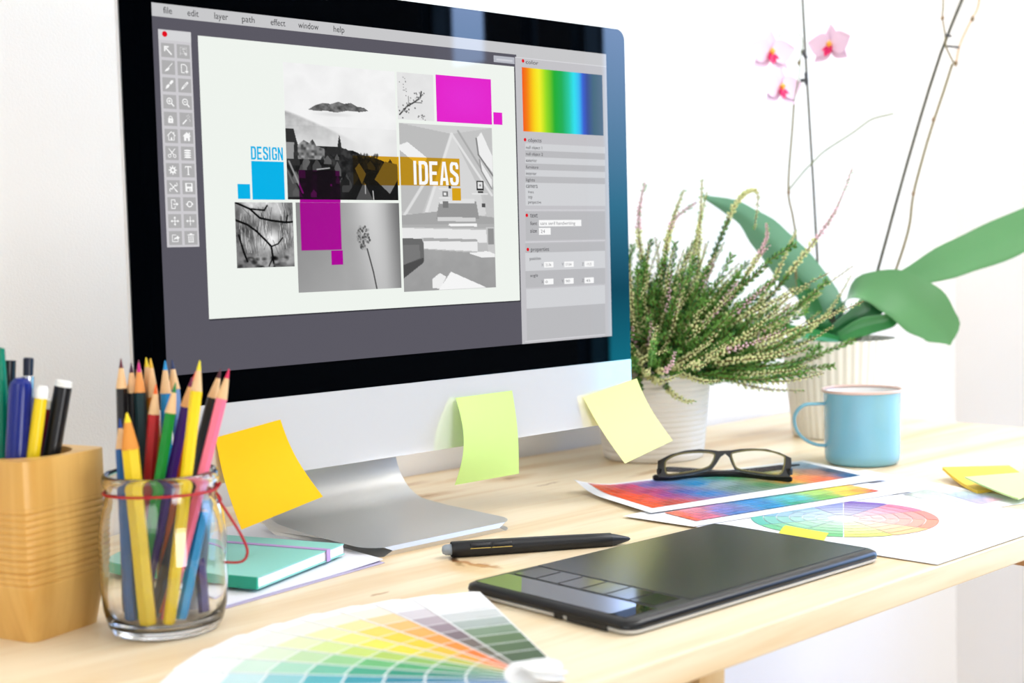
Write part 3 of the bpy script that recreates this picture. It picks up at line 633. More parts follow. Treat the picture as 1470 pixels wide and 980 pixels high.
ptext('front', 757.5, 765.5, 277.3, .0023); ptext('top', 757.5, 763.5, 284.6, .0023); ptext('perspective', 757.5, 776, 292, .0024)
dot(755.5, 309); ptext('text', 760.5, 771, 312); ptext('font', 760.5, 770.5, 323, .0032); ptext('size', 760.5, 770, 333.8, .0032)
RP(bm, (773, 315.8), (834, 324.4), Y3, 6); RP(bm, (773, 327.2), (790, 336.7), Y3, 6); ptext('sans serif handwriting', 775, 825, 322.8, .0030, 7); ptext('24', 775.5, 781.5, 334.3, .0030, 7)
dot(757, 358); ptext('properties', 761.5, 787.5, 360.7); ptext('position', 759.7, 775.5, 373.3, .0027); ptext('angle', 760.5, 771.5, 397.5, .0027)
for (a, t1, t2) in ((776.5, '25.06', '0'), (805.5, '17.04', '90'), (834.5, '-10.25', '45')):
    nm = {776.5: 'X', 805.5: 'Y', 834.5: 'Z'}[a]
    for yy, tt in ((0, t1), (24.3, t2)):
        o_ = yy - (a - 776) * .02 * (1 if yy == 0 else 1.6)
        ptext(nm, a, a + 3, 382 + o_, .0025, 7); RP(bm, (a + 4, 376 + o_), (a + 17.5, 383.5 + o_), Y3, 6); ptext(tt, a + 6, a + (14 if len(tt) > 2 else 6 + 3 * len(tt)), 382 + o_, .0023, 7)
sp = obj('side_panel', bm, [scr((196, 195, 199)), scr((210, 211, 214)), scr((187, 187, 190)), scr((30, 30, 34)), scr((222, 222, 226)), RED, WHT, scr((120, 120, 125))], disp, smooth=0)
# light name tab above the page
bm = bmesh.new(); RP(bm, (708, 79.5), (738, 92), Y3, 0); RP(bm, (712, 84), (735, 89), Y4, 1); FLATS.add('page_tab'); obj('page_tab', bm, [scr((185, 187, 196)), scr((208, 209, 216))], disp, smooth=0)
# colour picker
stops = [(0, (243, 90, 20)), (.06, (245, 130, 10)), (.14, (250, 215, 20)), (.2, (245, 240, 40)), (.28, (150, 220, 30)), (.38, (30, 175, 45)), (.48, (30, 175, 90)), (.56, (40, 200, 160)), (.63, (50, 225, 240)), (.69, (60, 190, 245)), (.74, (60, 100, 215)), (.8, (60, 80, 150)), (.88, (70, 105, 125)), (1, (90, 115, 140))]
NU = 60; g = np.zeros((4, NU, 3))
for i in range(NU):
    t = i / (NU - 1)
    for (a, ca), (b, cb) in zip(stops, stops[1:]):
        if a <= t <= b: k = (t - a) / (b - a); g[:, i] = np.array(lin(ca)) * (1 - k) + np.array(lin(cb)) * k; break
color_grid('color_picker', lambda u, v: (rx0 + (rx1 - rx0) * u, Y3, zc1 + (zc0 - zc1) * v), NU, 4, g, mat_attr('screen_picture', .03, True), disp, smooth=0)

# ------------------------------------------------------------------ sticky notes on the chin
def note(name, corners, bow, mt, label, n=14, prof=None, loc=None, twist=0.0):
    """corners: TL,TR,BR,BL points; bow: how far the middle stands off toward the viewer"""
    g = []
    for i in range(n + 1):
        v = i / n; row = []
        for j in range(n + 1):
            u = j / n; p = bilerp(corners, u, v); b_ = bow * math.sin(PI * v) * (1 + twist * (u - .5)); p = p + V(0, -b_, 0); p.y = min(p.y, -.0006); row.append(p)
        g.append(row)
    bm = bmesh.new(); patch(bm, g, 0, .0002, (0, -1, 0)); return obj(name, bm, mt, loc=sum((Vector(c) for c in corners), Vector()) / 4, label=label, cat='sticky note', group=None)
def paper_m(name, rgb, tr=.25, rough=.6):
    m = mat(name, rgb, rough, spec=.25, vary=(25, .03))
    n = m.node_tree.nodes; l = m.node_tree.links; b = n['Principled BSDF']; out = n['Material Output']; t = n.new('ShaderNodeBsdfTranslucent'); t.inputs[0].default_value = (*lin(rgb), 1)
    mx = n.new('ShaderNodeMixShader'); mx.inputs[0].default_value = tr; l.new(b.outputs[0], mx.inputs[1]); l.new(t.outputs[0], mx.inputs[2]); l.new(mx.outputs[0], out.inputs[0]); return m
note('sticky_note', [PY(309, 628, -.001), PY(402.5, 602, -.001), PY(463.5, 712.5, -.030), PY(346.5, 760, -.028)], -.006, paper_m('orange_note', (255, 208, 8)), 'orange-yellow sticky note curling off the left end of the monitor chin', twist=.6)
note('sticky_note', [PY(654, 571, -.004), PY(735, 560.4, -.001), PY(744.7, 679.6, -.010), PY(652.7, 696, -.012)], .007, paper_m('lime_note', (216, 240, 148)), 'light green sticky note hanging from the middle of the monitor chin', twist=-1.2)
note('sticky_note', [PY(837, 570, -.004), PY(914, 543, -.001), PY(965.5, 632, -.022), PY(897, 665, -.026)], -.004, paper_m('lemon_note', (247, 246, 172)), 'pale yellow sticky note on the right corner of the monitor chin', twist=.4)

# ------------------------------------------------------------------ wooden pen holder
A0 = V(-.1413, -.0712, 0); uu = V(.948, .318, 0); vv = V(-.318, .948, 0); HB = .118
UL, VL = .072, .088
holder = thing('pen_holder', 'chunky light wooden block pen holder with carved grooves, left of the glass jar', 'pen holder', A0 + uu * UL / 2 + vv * VL / 2)
def side(z):   # inset of the waist, by height
    t = z / HB; return .009 * (max(0, .45 - t) / .45) ** 1.3 + .0 * t
bm = bmesh.new(); hc = A0 + uu * UL * .5 + vv * VL * .5; NR = 44; rows = 120; rings = []
def sqr(a, hu, hv, e=7.0):
    c, s_ = math.cos(a), math.sin(a); r = (abs(c) ** e + abs(s_) ** e) ** (-1 / e); return c * r * hu, s_ * r * hv
NA = 96
for i in range(rows * 2 + 1):
    z = HB * i / (rows * 2); ins = side(z); gr = 0
    if .036 < z < .088: gr = .0014 * (1 - abs(math.sin(z / .0042 * PI)) ** .35)
    rg = []
    for k in range(NA):
        a = 2 * PI * k / NA; x_, y_ = sqr(a, UL / 2 - ins * .8 - gr, VL / 2 - ins - gr, 12); rg.append(bm.verts.new(hc + uu * (x_ + ins * .3) + vv * y_ + V(0, 0, z)))
    rings.append(rg)
HR = .031
rg = [bm.verts.new(hc + uu * math.cos(2 * PI * k / NA) * HR + vv * math.sin(2 * PI * k / NA) * (HR + .006) + V(0, 0, HB)) for k in range(NA)]; rings.append(rg)
rg = [bm.verts.new(hc + uu * math.cos(2 * PI * k / NA) * HR * .97 + vv * math.sin(2 * PI * k / NA) * (HR + .006) * .97 + V(0, 0, .012)) for k in range(NA)]; rings.append(rg)
for a, b in zip(rings, rings[1:]):
    for k in range(NA): bm.faces.new((a[k], a[(k + 1) % NA], b[(k + 1) % NA], b[k]))
bm.faces.new(rings[0]); bm.faces.new(rings[-1])
obj('block', bm, wood('holder_wood', (230, 184, 106), (206, 152, 72), axis=2), holder, smooth=30)

def stick(name, p0, p1, prof, mats, label, cat, n=16, mis=None, group=None, parts=()):
    """prof: [(radius, fraction along)] body of revolution from p0 to p1"""
    d_ = (Vector(p1) - Vector(p0)); L = d_.length; bm = bmesh.new()
    lathe(bm, [(r, t * L if t >= 0 else L + t) for r, t in prof], p0, d_, n, mis)
    return bm, d_, L
def pen_thing(name, label, cat, p0, p1, sections, group=None):
    """sections: [(part_name, [(r, dist from the top end, metres; None=bottom)], material)] """
    d_ = Vector(p1) - Vector(p0); L = d_.length; t_ = thing(name, label, cat, p0, group)
    for nm, prof_, mt_ in sections:
        bm = bmesh.new(); lathe(bm, [(r, (0 if h is None else L - h)) for r, h in prof_], p0, d_, 18 if nm not in ('wood_tip', 'barrel6') else 6)
        obj(nm.replace('barrel6', 'barrel'), bm, mt_, t_, smooth=30)
    return t_
PL_ = lambda n_, c, r=.3: mat(n_, c, r)
hcd = .905
def hp(x, y, dd=0.0): return AT(x, y, hcd + dd)
def hbot(x, dd=0.0):
    p = AT(x, 800, hcd + dd); return V(p.x, p.y, .013)
GP = 'pens in the wooden block'
def bottom_at(top_px, low_px, depth, zmin):
    """continue the line top->low (both pixel points at this depth) down to height zmin"""
    a = AT(*top_px, depth); b = AT(*low_px, depth); t = (zmin - a.z) / (b.z - a.z); return a + (b - a) * t, a
def pen(top, low, depth, secs, label, cat, zmin=.013):
    p0, p1 = bottom_at(top, low, depth, zmin); r = max(q[0] for s_ in secs for q in s_[1])
    f_ = (HB - p0.z) / (p1.z - p0.z); c_ = p0.lerp(p1, f_) - hc; c_.z = 0; m_ = HR - r - .002
    if c_.length > m_: sh_ = c_.normalized() * (m_ - c_.length); p0 = p0 + sh_; p1 = p1 + sh_
    c_ = p0 - hc; c_.z = 0
    if c_.length > m_: p0 = p0 + c_.normalized() * (m_ - c_.length)
    return pen_thing('pen' if cat != 'marker' else 'marker_pen', label, cat, p0, p1, secs, GP)
blackp = PL_('black_plastic', (14, 15, 20), .3)
pen((12, 517), (8, 655), .915, [('barrel', [(0, None), (.0052, None), (.0052, .018), (.0049, .016), (.0049, 0), (0, 0)], blackp)], 'black flat-topped pen at the back left of the wooden block', 'pen')
pen((0, 500), (3, 655), .90, [('barrel', [(0, None), (.0055, None), (.0055, .06), (.005, .04), (.003, .0), (0, -.001)], PL_('teal_plastic', (0, 122, 92), .25))], 'teal green marker cut by the left edge of the picture', 'marker')
pen((30.5, 541), (23, 655), .892, [('barrel', [(0, None), (.0075, None), (.0075, .008), (.0068, .004), (.004, .0008), (0, 0)], PL_('blue_plastic', (8, 30, 120), .25)),
    ], 'thick dark blue ballpoint with rounded top in the wooden block', 'pen')
pen((41, 513), (37, 655), .912, [('button', [(.0032, .012), (.0034, .001), (.0028, 0), (0, 0)], PL_('navy_plastic', (10, 20, 45))), ('collar', [(.0042, .026), (.0040, .0125), (0, .0125)], mat('pen_chrome', (190, 195, 205), .25, metal=.9)), ('barrel', [(0, None), (.0048, None), (.0048, .0265), (0, .0265)], PL_('blue_plastic', (8, 30, 120)))], 'slim pen with a grey collar and dark clicker behind the blue ballpoint', 'pen')
pen((61, 554), (47, 658), .893, [('barrel', [(0, None), (.0042, None), (.0042, .008), (0, .008)], PL_('yellow_plastic', (240, 208, 20))), ('end_cap', [(.0043, .008), (.0042, .002), (.003, 0), (0, 0)], PL_('white_plastic', (240, 240, 235)))], 'yellow felt pen with a white end in the wooden block', 'pen')
pen((73.5, 572), (65, 656), .909, [('barrel', [(0, None), (.0033, None), (.0033, .007), (0, .007)], PL_('wine_plastic', (120, 10, 40))), ('end_cap', [(.0034, .007), (.0032, .001), (0, 0)], PL_('white_plastic', (240, 240, 235)))], 'thin wine-red felt pen between the yellow and black pens', 'pen')
pen((100, 546), (81, 656), .907, [('barrel', [(0, None), (.0055, None), (.0058, .004), (0, .004)], blackp), ('end_cap', [(.0057, .004), (.0054, .0005), (.0045, 0), (0, 0)], PL_('white_plastic', (240, 240, 235)))], 'thick black felt pen with a white end, rightmost in the wooden block', 'marker')

# ------------------------------------------------------------------ glass jar with pencils
JC = V(-.0585, -.0915, 0); JD = .893
jar = thing('glass_jar', 'clear glass jar full of coloured pencils with red string round its neck', 'jar', JC)
glass = mat('clear_glass', (255, 255, 255), .0, trans=1.0, ior=1.45)
outer = [(0, .0006), (.030, 0), (.0345, .0015), (.037, .006), (.0395, .016), (.0408, .03), (.0408, .062), (.0395, .074), (.0368, .085), (.0354, .0905), (.0354, .0945), (.0368, .097), (.0375, .100), (.0368, .1035), (.0356, .1045)]
inner = [(.0345, .1035), (.0335, .098), (.0333, .088), (.0352, .082), (.0378, .073), (.0391, .061), (.0391, .03), (.0378, .017), (.034, .0085), (.026, .006), (0, .0055)]
bm = bmesh.new(); lathe(bm, outer + inner, JC, n=64); obj('jar_glass', bm, glass, jar, smooth=60)
string_m = mat('red_string', (178, 22, 30), .6, bump=(900, .0005))
bm = bmesh.new(); rp = []
for k in range(49):
    a = 2 * PI * k / 48; rp.append(JC + V(.0364 * math.cos(a), .0364 * math.sin(a), .0925 + .0006 * math.sin(a * 2)))
tube(bm, rp, .0009, 6, cap=False)
kp = PL(303, 704, JC + V(.0364 * .75, -.0364 * .6, 0), (-CR[2][0], -CR[2][1], 0)); 
for sgn in (0, 1, 2, 3):
    a0 = [.6, 2.2, 3.6, 5.4][sgn]; lp = []
    for k in range(13):
        t = k / 12 * 2 * PI; rr_ = .0042; q = V(*(Vector(CR[0]) * (math.cos(a0) * rr_ * (1 - math.cos(t)) + math.sin(a0 + t) * .0012)) ) + V(0, 0, math.sin(a0) * rr_ * (1 - math.cos(t)) + math.sin(t) * .002) ; lp.append(kp + q)
    tube(bm, lp, .0008, 5, cap=False)
dk_ = float(CR[2] @ (np.array(kp) - CC))
tail = [kp] + [AT(x, y, dk_ + e) for x, y, e in ((312, 714, -.002), (327, 737, -.002), (343, 762, 0), (354, 785, .004), (354, 798, .006), (346, 806, .006), (330, 807, .006), (322, 805, .004))]
tube(bm, smooth_path(tail, 5), .0009, 6); obj('string', bm, string_m, jar)

wood_tip = mat('pencil_wood', (232, 190, 140), .7, vary=(300, .08)); 
GC = 'coloured pencils in the glass jar'
def pencil(tip, low, rgb, lead, depth, label, r=.0038, zbot=.0085, cone=.0, woodrgb=None):
    dt, db = depth if isinstance(depth, tuple) else (depth, depth)
    a = AT(*tip, dt); b = AT(*low, db)
    t = (zbot - a.z) / (b.z - a.z); p0 = a + (b - a) * t; p1 = a; d_ = p1 - p0; L = d_.length
    # keep the lower end inside the jar
    v_ = p0 - JC; v_.z = 0; lim = .0275
    if v_.length > lim: v_ = v_ * (lim / v_.length); p0 = V(JC.x + v_.x, JC.y + v_.y, p0.z); d_ = p1 - p0; L = d_.length
    if p1.z > .11:
        f_ = (.102 - p0.z) / (p1.z - p0.z); c_ = p0.lerp(p1, f_) - JC; c_.z = 0; m_ = .0330 - r
        if c_.length > m_: p1 = p1 - c_.normalized() * ((c_.length - m_) / f_)
    d_ = p1 - p0; L = d_.length
    t_ = thing('colored_pencil', label, 'pencil', p0, GC); mb = mat('pencil_%d_%d_%d' % rgb, rgb, .35); ml = mat('lead_%d_%d_%d' % lead, lead, .5)
    wt = mat('wood_%d_%d_%d' % woodrgb, woodrgb, .7) if woodrgb else wood_tip; c = .020 + cone
    bm = bmesh.new(); lathe(bm, [(0, 0), (r, 0), (r, L - c)], p0, d_, 6); lathe(bm, [(r, L - c), (r * .98, L - c + .0004)], p0, d_, 6); obj('barrel', bm, mb, t_, smooth=15)
    bm = bmesh.new(); lathe(bm, [(r * .985, L - c), (r * .40, L - .0065)], p0, d_, 16); obj('sharpened_wood', bm, wt, t_, smooth=60)
    bm = bmesh.new(); lathe(bm, [(r * .40, L - .0065), (r * .1, L - .0003), (0, L)], p0, d_, 12); obj('lead', bm, ml, t_, smooth=60)
    return t_
J = .900
BK = (18, 16, 18)
pencil((168, 514), (168, 640), BK, (90, 25, 40), J + .012, 'black pencil with maroon lead, furthest left in the jar')
pencil((178, 520), (186, 650), BK, (60, 20, 50), J + .022, 'black pencil with dark violet lead, second from the left in the jar')
pencil((190, 515), (196, 640), BK, (110, 40, 60), J + .028, 'black pencil with brown lead behind the short yellow pencil')
pencil((199, 520), (206, 680), (6, 42, 46), (200, 20, 120), J + .012, 'dark petrol green pencil with magenta lead in the jar', woodrgb=(228, 150, 80))
pencil((208, 512), (222, 690), (235, 195, 60), (238, 208, 30), J + .03, 'pale wooden pencil with bright yellow lead, tallest in the jar', cone=.008)
pencil((216, 514), (228, 690), (225, 130, 40), (220, 170, 30), J + .02, 'orange pencil with ochre lead behind the red pencil', cone=.006)
pencil((224, 551), (214, 690), (182, 12, 16), (230, 100, 30), J + .004, 'red pencil in the middle of the jar')
pencil((237, 517), (240, 690), (20, 130, 190), (20, 140, 200), J + .014, 'light blue pencil left of the navy-tipped one', cone=.002)
pencil((247, 516), (262, 690), (130, 165, 215), (15, 35, 80), J + .022, 'pale blue pencil with a navy lead')
pencil((252, 549), (226, 702), (10, 135, 45), (20, 120, 60), J - .006, 'green pencil crossing the jar from right to left')
pencil((276, 541), (244, 690), (58, 20, 110), (110, 20, 60), J + .000, 'purple pencil between the green and orange pencils', woodrgb=(224, 165, 105))
pencil((281, 533), (256, 690), (245, 120, 25), (235, 70, 60), J + .010, 'thin orange pencil half hidden behind the long yellow pencil')
pencil((287, 517), (268, 690), (250, 214, 20), (235, 215, 20), (J - .012, J - .022), 'long yellow pencil right of centre in the jar')
pencil((317, 529), (259, 740), BK, (75, 15, 25), (J + .010, J + .004), 'black pencil leaning right with dark red lead')
pencil((330, 529), (289, 690), (246, 120, 150), (215, 30, 80), (J - .003, J - .006), 'pink pencil leaning furthest to the right in the jar')
pencil((182, 592), (197, 760), (240, 206, 20), (245, 215, 20), (J - .014, J - .02), 'short thick yellow pencil at the front left of the jar', r=.0058, cone=.004, woodrgb=(228, 148, 60))
pencil((172, 600), (183, 800), (10, 95, 165), (10, 60, 140), (J - .006, J - .01), 'blue pencil standing against the left side of the jar')
pencil((300, 690), (262, 880), (25, 150, 210), (30, 150, 210), (J + .006, J - .01), 'short sky blue pencil low in the right of the jar')
pencil((272, 640), (292, 860), (60, 45, 120), (40, 30, 90), (J + .020, J + .006), 'indigo pencil low at the right of the jar')
mk = thing('felt_marker', 'grey and white felt marker standing low at the right of the jar', 'marker', V(JC.x + .018, JC.y + .006, .008))
p0 = V(JC.x + .020, JC.y + .0, .009); p1 = AT(292, 716, J + .004); d_ = p1 - p0; L = d_.length
bm = bmesh.new(); lathe(bm, [(0, 0), (.0058, 0), (.0058, L * .38), (0, L * .38)], p0, d_, 18); obj('barrel', bm, mat('marker_white', (225, 228, 235), .4), mk)
bm = bmesh.new(); lathe(bm, [(.0062, L * .38), (.0062, L * .97), (.005, L), (0, L)], p0, d_, 18); obj('cap', bm, mat('marker_grey', (110, 128, 142), .35), mk)

# ------------------------------------------------------------------ notebook on white papers
def sheet(name, c4, z0, mt_, label, cat='sheet of paper', thick=.0003, zf=None, n=16, group=None):
    g = [[V(*(bilerp([V(*c, 0) for c in c4], j / n, i / n).xy), z0 + (zf(j / n, i / n) if zf else 0)) for j in range(n + 1)] for i in range(n + 1)]
    bm = bmesh.new(); patch(bm, g, 0, thick, (0, 0, 1)); c = sum((V(*q, z0) for q in c4), Vector()) / 4
    return obj(name, bm, mt_, loc=c, label=label, cat=cat, group=group), g
white_p = mat('white_paper', (243, 243, 246), .7, spec=.25); lilac_p = mat('lilac_paper', (196, 186, 214), .7)
ex = V(.984, .166); ey = V(-.15, .989)
Ac = V(.1535, -.0515)
q = [Ac - ex * .168, Ac, Ac + V(.021, .219), Ac + V(.021, .219) - ex * .168]
sheet('paper_sheet', [tuple(p) for p in q], .0003, lilac_p, 'lilac sheet at the bottom of the papers under the mint notebook', zf=lambda u, v: .0)
q2 = [p + V(.001, .004) for p in q]
sheet('envelope', [tuple(p) for p in q2], .0010, mat('envelope_white', (240, 240, 246), .7), 'white envelope directly under the mint notebook', 'envelope', thick=.0008, zf=lambda u, v: .0020 * max(0, u - .75) * 4 * max(0, .5 - v))
NA_ = V(.0345, -.0560, 0); nu_ = V(.925, .38, 0).normalized(); nvv = V(-.38, .925, 0).normalized(); NZ = .0042
NA_ = T(370, 846, NZ); NA_.z = 0
nb = thing('notebook', 'mint green hardback notebook with lilac elastic band, right of the jar', 'notebook', NA_ + nu_ * .06 + nvv * .08 + V(0, 0, NZ))
NW, NL, NH = .119, .165, .0088
RZ = Matrix((( nu_.x, nvv.x, 0), (nu_.y, nvv.y, 0), (0, 0, 1)))
def nbx(bm, u0, u1, v0, v1, z0, z1, bev=.0006): 
    c = NA_ + nu_ * (u0 + u1) / 2 + nvv * (v0 + v1) / 2 + V(0, 0, NZ + (z0 + z1) / 2); box(bm, c, (u1 - u0, v1 - v0, z1 - z0), RZ, bevel=bev)
mint = mat('mint_cover', (146, 216, 202), .5, bump=(500, .0002))
bm = bmesh.new(); nbx(bm, .0015, NW - .0005, .0008, NL - .0008, .0009, NH - .0009, .0003); obj('pages', bm, mat('page_edges', (244, 243, 244), .8), nb, smooth=0)
bm = bmesh.new(); nbx(bm, 0, NW, 0, NL, NH - .0009, NH); obj('cover', bm, mint, nb, smooth=15); bm = bmesh.new(); nbx(bm, 0, NW, 0, NL, 0, .0009, .0003); obj('cover', bm, mint, nb, smooth=15)
bm = bmesh.new(); nbx(bm, -.001, .0014, 0, NL, 0, NH, .0005); obj('spine', bm, mat('mint_spine', (40, 175, 145), .5), nb, smooth=15)
bm = bmesh.new(); u0, u1 = NW - .0275, NW - .0225
nbx(bm, u0, u1, -.0008, NL + .0008, NH, NH + .0007, .0002); nbx(bm, u0, u1, -.0010, -.0003, 0, NH + .0007, .0002); obj('elastic_band', bm, mat('lilac_elastic', (196, 160, 215), .6), nb, smooth=15)

# ------------------------------------------------------------------ colour fan
FP = V(.031, -.352, 0)
fan = thing('color_swatch_fan', 'fanned-out paint colour swatch deck in the front of the desk', 'swatch deck', FP)
strips = [  # from the tip to the pivot
 [(248, 247, 244), (235, 235, 236), (205, 208, 208), (168, 178, 174), (120, 142, 118), (86, 112, 74), (70, 96, 60), (60, 84, 52)],
 [(240, 238, 240), (215, 208, 212), (182, 168, 176), (150, 132, 142), (120, 102, 110), (110, 96, 92), (100, 92, 78), (96, 90, 70)],
 [(250, 240, 220), (250, 214, 160), (248, 190, 110), (248, 172, 80), (248, 156, 56), (246, 140, 40), (240, 120, 30), (236, 110, 30)],
 [(250, 246, 222), (250, 228, 160), (248, 214, 90), (250, 208, 50), (252, 202, 30), (250, 186, 30), (248, 160, 40), (246, 140, 40)],
 [(246, 246, 226), (242, 238, 178), (240, 232, 130), (240, 226, 80), (236, 216, 50), (220, 205, 60), (190, 190, 70), (190, 180, 70)],
 [(242, 246, 232), (228, 236, 190), (214, 230, 150), (200, 220, 110), (176, 205, 90), (140, 185, 90), (110, 165, 90), (100, 150, 90)],
 [(238, 244, 236), (218, 234, 206), (190, 220, 172), (150, 205, 140), (105, 185, 115), (75, 165, 105), (60, 150, 100), (50, 140, 100)],
 [(236, 243, 238), (205, 230, 214), (165, 214, 190), (110, 190, 160), (60, 165, 130), (30, 145, 115), (20, 130, 110), (20, 120, 110)],
 [(238, 244, 246), (195, 226, 228), (140, 200, 206), (80, 175, 185), (40, 150, 165), (20, 130, 150), (10, 120, 150), (10, 110, 150)],
 [(240, 244, 248), (190, 212, 232), (130, 178, 214), (80, 150, 205), (40, 130, 200), (20, 120, 195), (10, 115, 190), (10, 110, 190)],
 [(240, 243, 249), (185, 202, 230), (130, 160, 210), (85, 125, 190), (50, 100, 180), (30, 80, 170), (30, 70, 160), (30, 60, 150)]]
for i in range(len(strips)):
    a = math.radians(66.5 + i * 8.2); z = .0058 - i * .00045; dirv = V(math.cos(a), math.sin(a), 0); w = V(math.sin(a), -math.cos(a), 0)
    R0, R1 = .0, .186 + min(.03, i * .0045); hw0, hw1 = .010, .0245
    pts = []
    def SP(r, s_): hw = hw0 + (hw1 - hw0) * (r / R1); return FP + dirv * r + w * (s_ * hw) + V(0, 0, z)
    bm = bmesh.new(); prism(bm, [SP(-.012, -1), SP(-.012, 1), SP(R1 - .003, 1), SP(R1, .8), SP(R1, -.8), SP(R1 - .003, -1)], (0, 0, .0003)); stp = obj('swatch_strip', bm, mat('swatch_card', (246, 246, 246), .6), fan, smooth=0)
    polys, cs = [], []; n_ = 8
    for k in range(n_):
        r1 = R1 - .012 - (R1 - .03) * k / n_; r0 = R1 - .012 - (R1 - .03) * (k + 1) / n_ + .0012; s0, s1 = -.94, .94
        polys.append([SP(r0, s0) + V(0, 0, .0004), SP(r0, s1) + V(0, 0, .0004), SP(r1, s1) + V(0, 0, .0004), SP(r1, s0) + V(0, 0, .0004)]); cs.append(lin(strips[i][min(7, max(0, k))]))
        polys.append([SP(r0 + .0022, .1) + V(0, 0, .00045), SP(r0 + .0022, .8) + V(0, 0, .00045), SP(r0 + .0036, .8) + V(0, 0, .00045), SP(r0 + .0036, .1) + V(0, 0, .00045)]); cs.append(tuple(c * .75 for c in lin(strips[i][min(7, k)])))
    cells_mesh('swatch_print', polys, cs, mat_attr('printed_color', .45), stp)
bm = bmesh.new(); lathe(bm, [(0, .0), (.011, 0), (.012, .001), (.0115, .0025), (.004, .003), (0, .003)], FP + V(0, 0, .0064), n=24); obj('pivot_cap', bm, mat('white_cap', (240, 240, 238), .4), fan)

# ------------------------------------------------------------------ stylus
a = T(634, 790, .0062); b = T(905, 770, .0062); a.z = .0066; b.z = .0045
sty = thing('stylus', 'black drawing tablet pen lying behind the graphics tablet', 'stylus pen', (a + b) / 2 - V(0, 0, .006)); d_ = b - a; L = d_.length
bm = bmesh.new(); lathe(bm, [(.0058, .0075), (.0064, .0085), (.0066, .03), (.0063, .09), (.006, L - .032), (.0058, L - .017), (.0052, L - .016)], a, d_, 24); obj('barrel', bm, mat('stylus_black', (20, 21, 24), .42), sty)
bm = bmesh.new(); lathe(bm, [(.0052, L - .016), (.0046, L - .013), (.0018, L - .002), (.0008, L - .0005), (0, L)], a, d_, 20); obj('nib_cone', bm, mat('stylus_nib', (34, 37, 46), .4), sty)
bm = bmesh.new(); lathe(bm, [(0, 0), (.0030, .0008), (.0042, .003), (.0045, .0078), (0, .0078)], a, d_, 20); obj('eraser', bm, mat('grey_eraser', (152, 162, 172), .6), sty)
u_, w_ = frame(d_); dn = d_.normalized(); sd = (V(-CR[2][0], -CR[2][1], 0) + V(0, 0, .55)); sd = (sd - dn * sd.dot(dn)).normalized()
bm = bmesh.new(); t_ = dn.cross(sd)
M3 = Matrix(((dn.x, t_.x, sd.x), (dn.y, t_.y, sd.y), (dn.z, t_.z, sd.z)))
for s0, s1 in ((.022, .0385), (.0395, .056)): box(bm, a + dn * (s0 + s1) / 2 + sd * .0061, (s1 - s0, .0042, .0018), M3, bevel=.0006)
sb = obj('side_switch', bm, mat('stylus_switch', (16, 16, 18), .25), sty)
bm = bmesh.new()
for s0, s1 in ((.022, .0385), (.0395, .056)): box(bm, a + dn * (s0 + s1) / 2 + sd * .0064 + t_ * .0023, (s1 - s0, .0004, .0006), M3)
obj('switch_trim', bm, mat('gold_trim', (200, 170, 90), .3, metal=1), sb, label='thin gold line along the switch')

# ------------------------------------------------------------------ graphics tablet
tz = .0105; TA = math.radians(-.8); tu = V(math.cos(TA), math.sin(TA), 0); tv = V(-math.sin(TA), math.cos(TA), 0)
TO = V(.1250, -.3345, 0); TW, TH = .281, .1615
tab = thing('graphics_tablet', 'black drawing tablet with silver underside in front of the monitor', 'graphics tablet', TO + tu * TW / 2 + tv * TH / 2)
def trr(i, z, r):   # rounded rectangle ring inset i at height z
    out = []; n_ = 7
    for cx, cy, a0 in ((TW - i - r, TH - i - r, 0), (i + r, TH - i - r, PI / 2), (i + r, i + r, PI), (TW - i - r, i + r, 1.5 * PI)):
        for k in range(n_ + 1):
            q = a0 + PI / 2 * k / n_; out.append(TO + tu * (cx + r * math.cos(q)) + tv * (cy + r * math.sin(q)) + V(0, 0, z))
    return out
def stack(bm, rs, cap0=True, cap1=True):
    R = [[bm.verts.new(p) for p in r] for r in rs]
    for A, B in zip(R, R[1:]):
        for k in range(len(A)): bm.faces.new((A[k], A[(k + 1) % len(A)], B[(k + 1) % len(A)], B[k]))
    if cap0: bm.faces.new(R[0])
    if cap1: bm.faces.new(R[-1])
bm = bmesh.new(); stack(bm, [trr(.0035, .0, .010), trr(.0008, .0015, .0105), trr(.0002, .0036, .011), trr(.0016, .0038, .010)]); obj('base_shell', bm, mat('tablet_silver', (205, 207, 210), .35, metal=.5), tab, smooth=40)
tabm = mat('tablet_surface', (34, 36, 39), .19, spec=.5, bump=(1500, .0001)); tabs = mat('tablet_shell', (16, 16, 18), .3)
bm = bmesh.new(); stack(bm, [trr(.0010, .0037, .0105), trr(.0, .0050, .011), trr(.0006, .0078, .011), trr(.003, .0092, .0105), trr(.0060, .0098, .010), trr(.0064, .0098, .010)]); obj('top_shell', bm, tabs, tab, smooth=50)
def tbox(bm, u0, u1, v0, v1, z0, z1, bev=.0002, mi=0):
    c = TO + tu * (u0 + u1) / 2 + tv * (v0 + v1) / 2 + V(0, 0, (z0 + z1) / 2); box(bm, c, (u1 - u0, v1 - v0, z1 - z0), Matrix(((tu.x, tv.x, 0), (tu.y, tv.y, 0), (0, 0, 1))), bevel=bev, mi=mi)
bm = bmesh.new(); tbox(bm, .069, TW - .009, .009, TH - .006, .0095, .0101); obj('drawing_surface', bm, tabm, tab, smooth=15)
gl = mat('tablet_gloss', (20, 20, 21), .02, ior=2.3)
bm = bmesh.new(); tbox(bm, .0065, .0365, .010, TH - .008, .0095, .0102, .0002); cs_ = obj('control_strip', bm, gl, tab, smooth=15)
bm = bmesh.new()
for k in range(6):
    bm = bmesh.new(); tbox(bm, .040, .066, .016 + k * .0225, .037 + k * .0225, .0097, .01025, .0003); obj('express_key', bm, mat('tablet_key', (26, 28, 29), .12, spec=.8), tab, smooth=15)
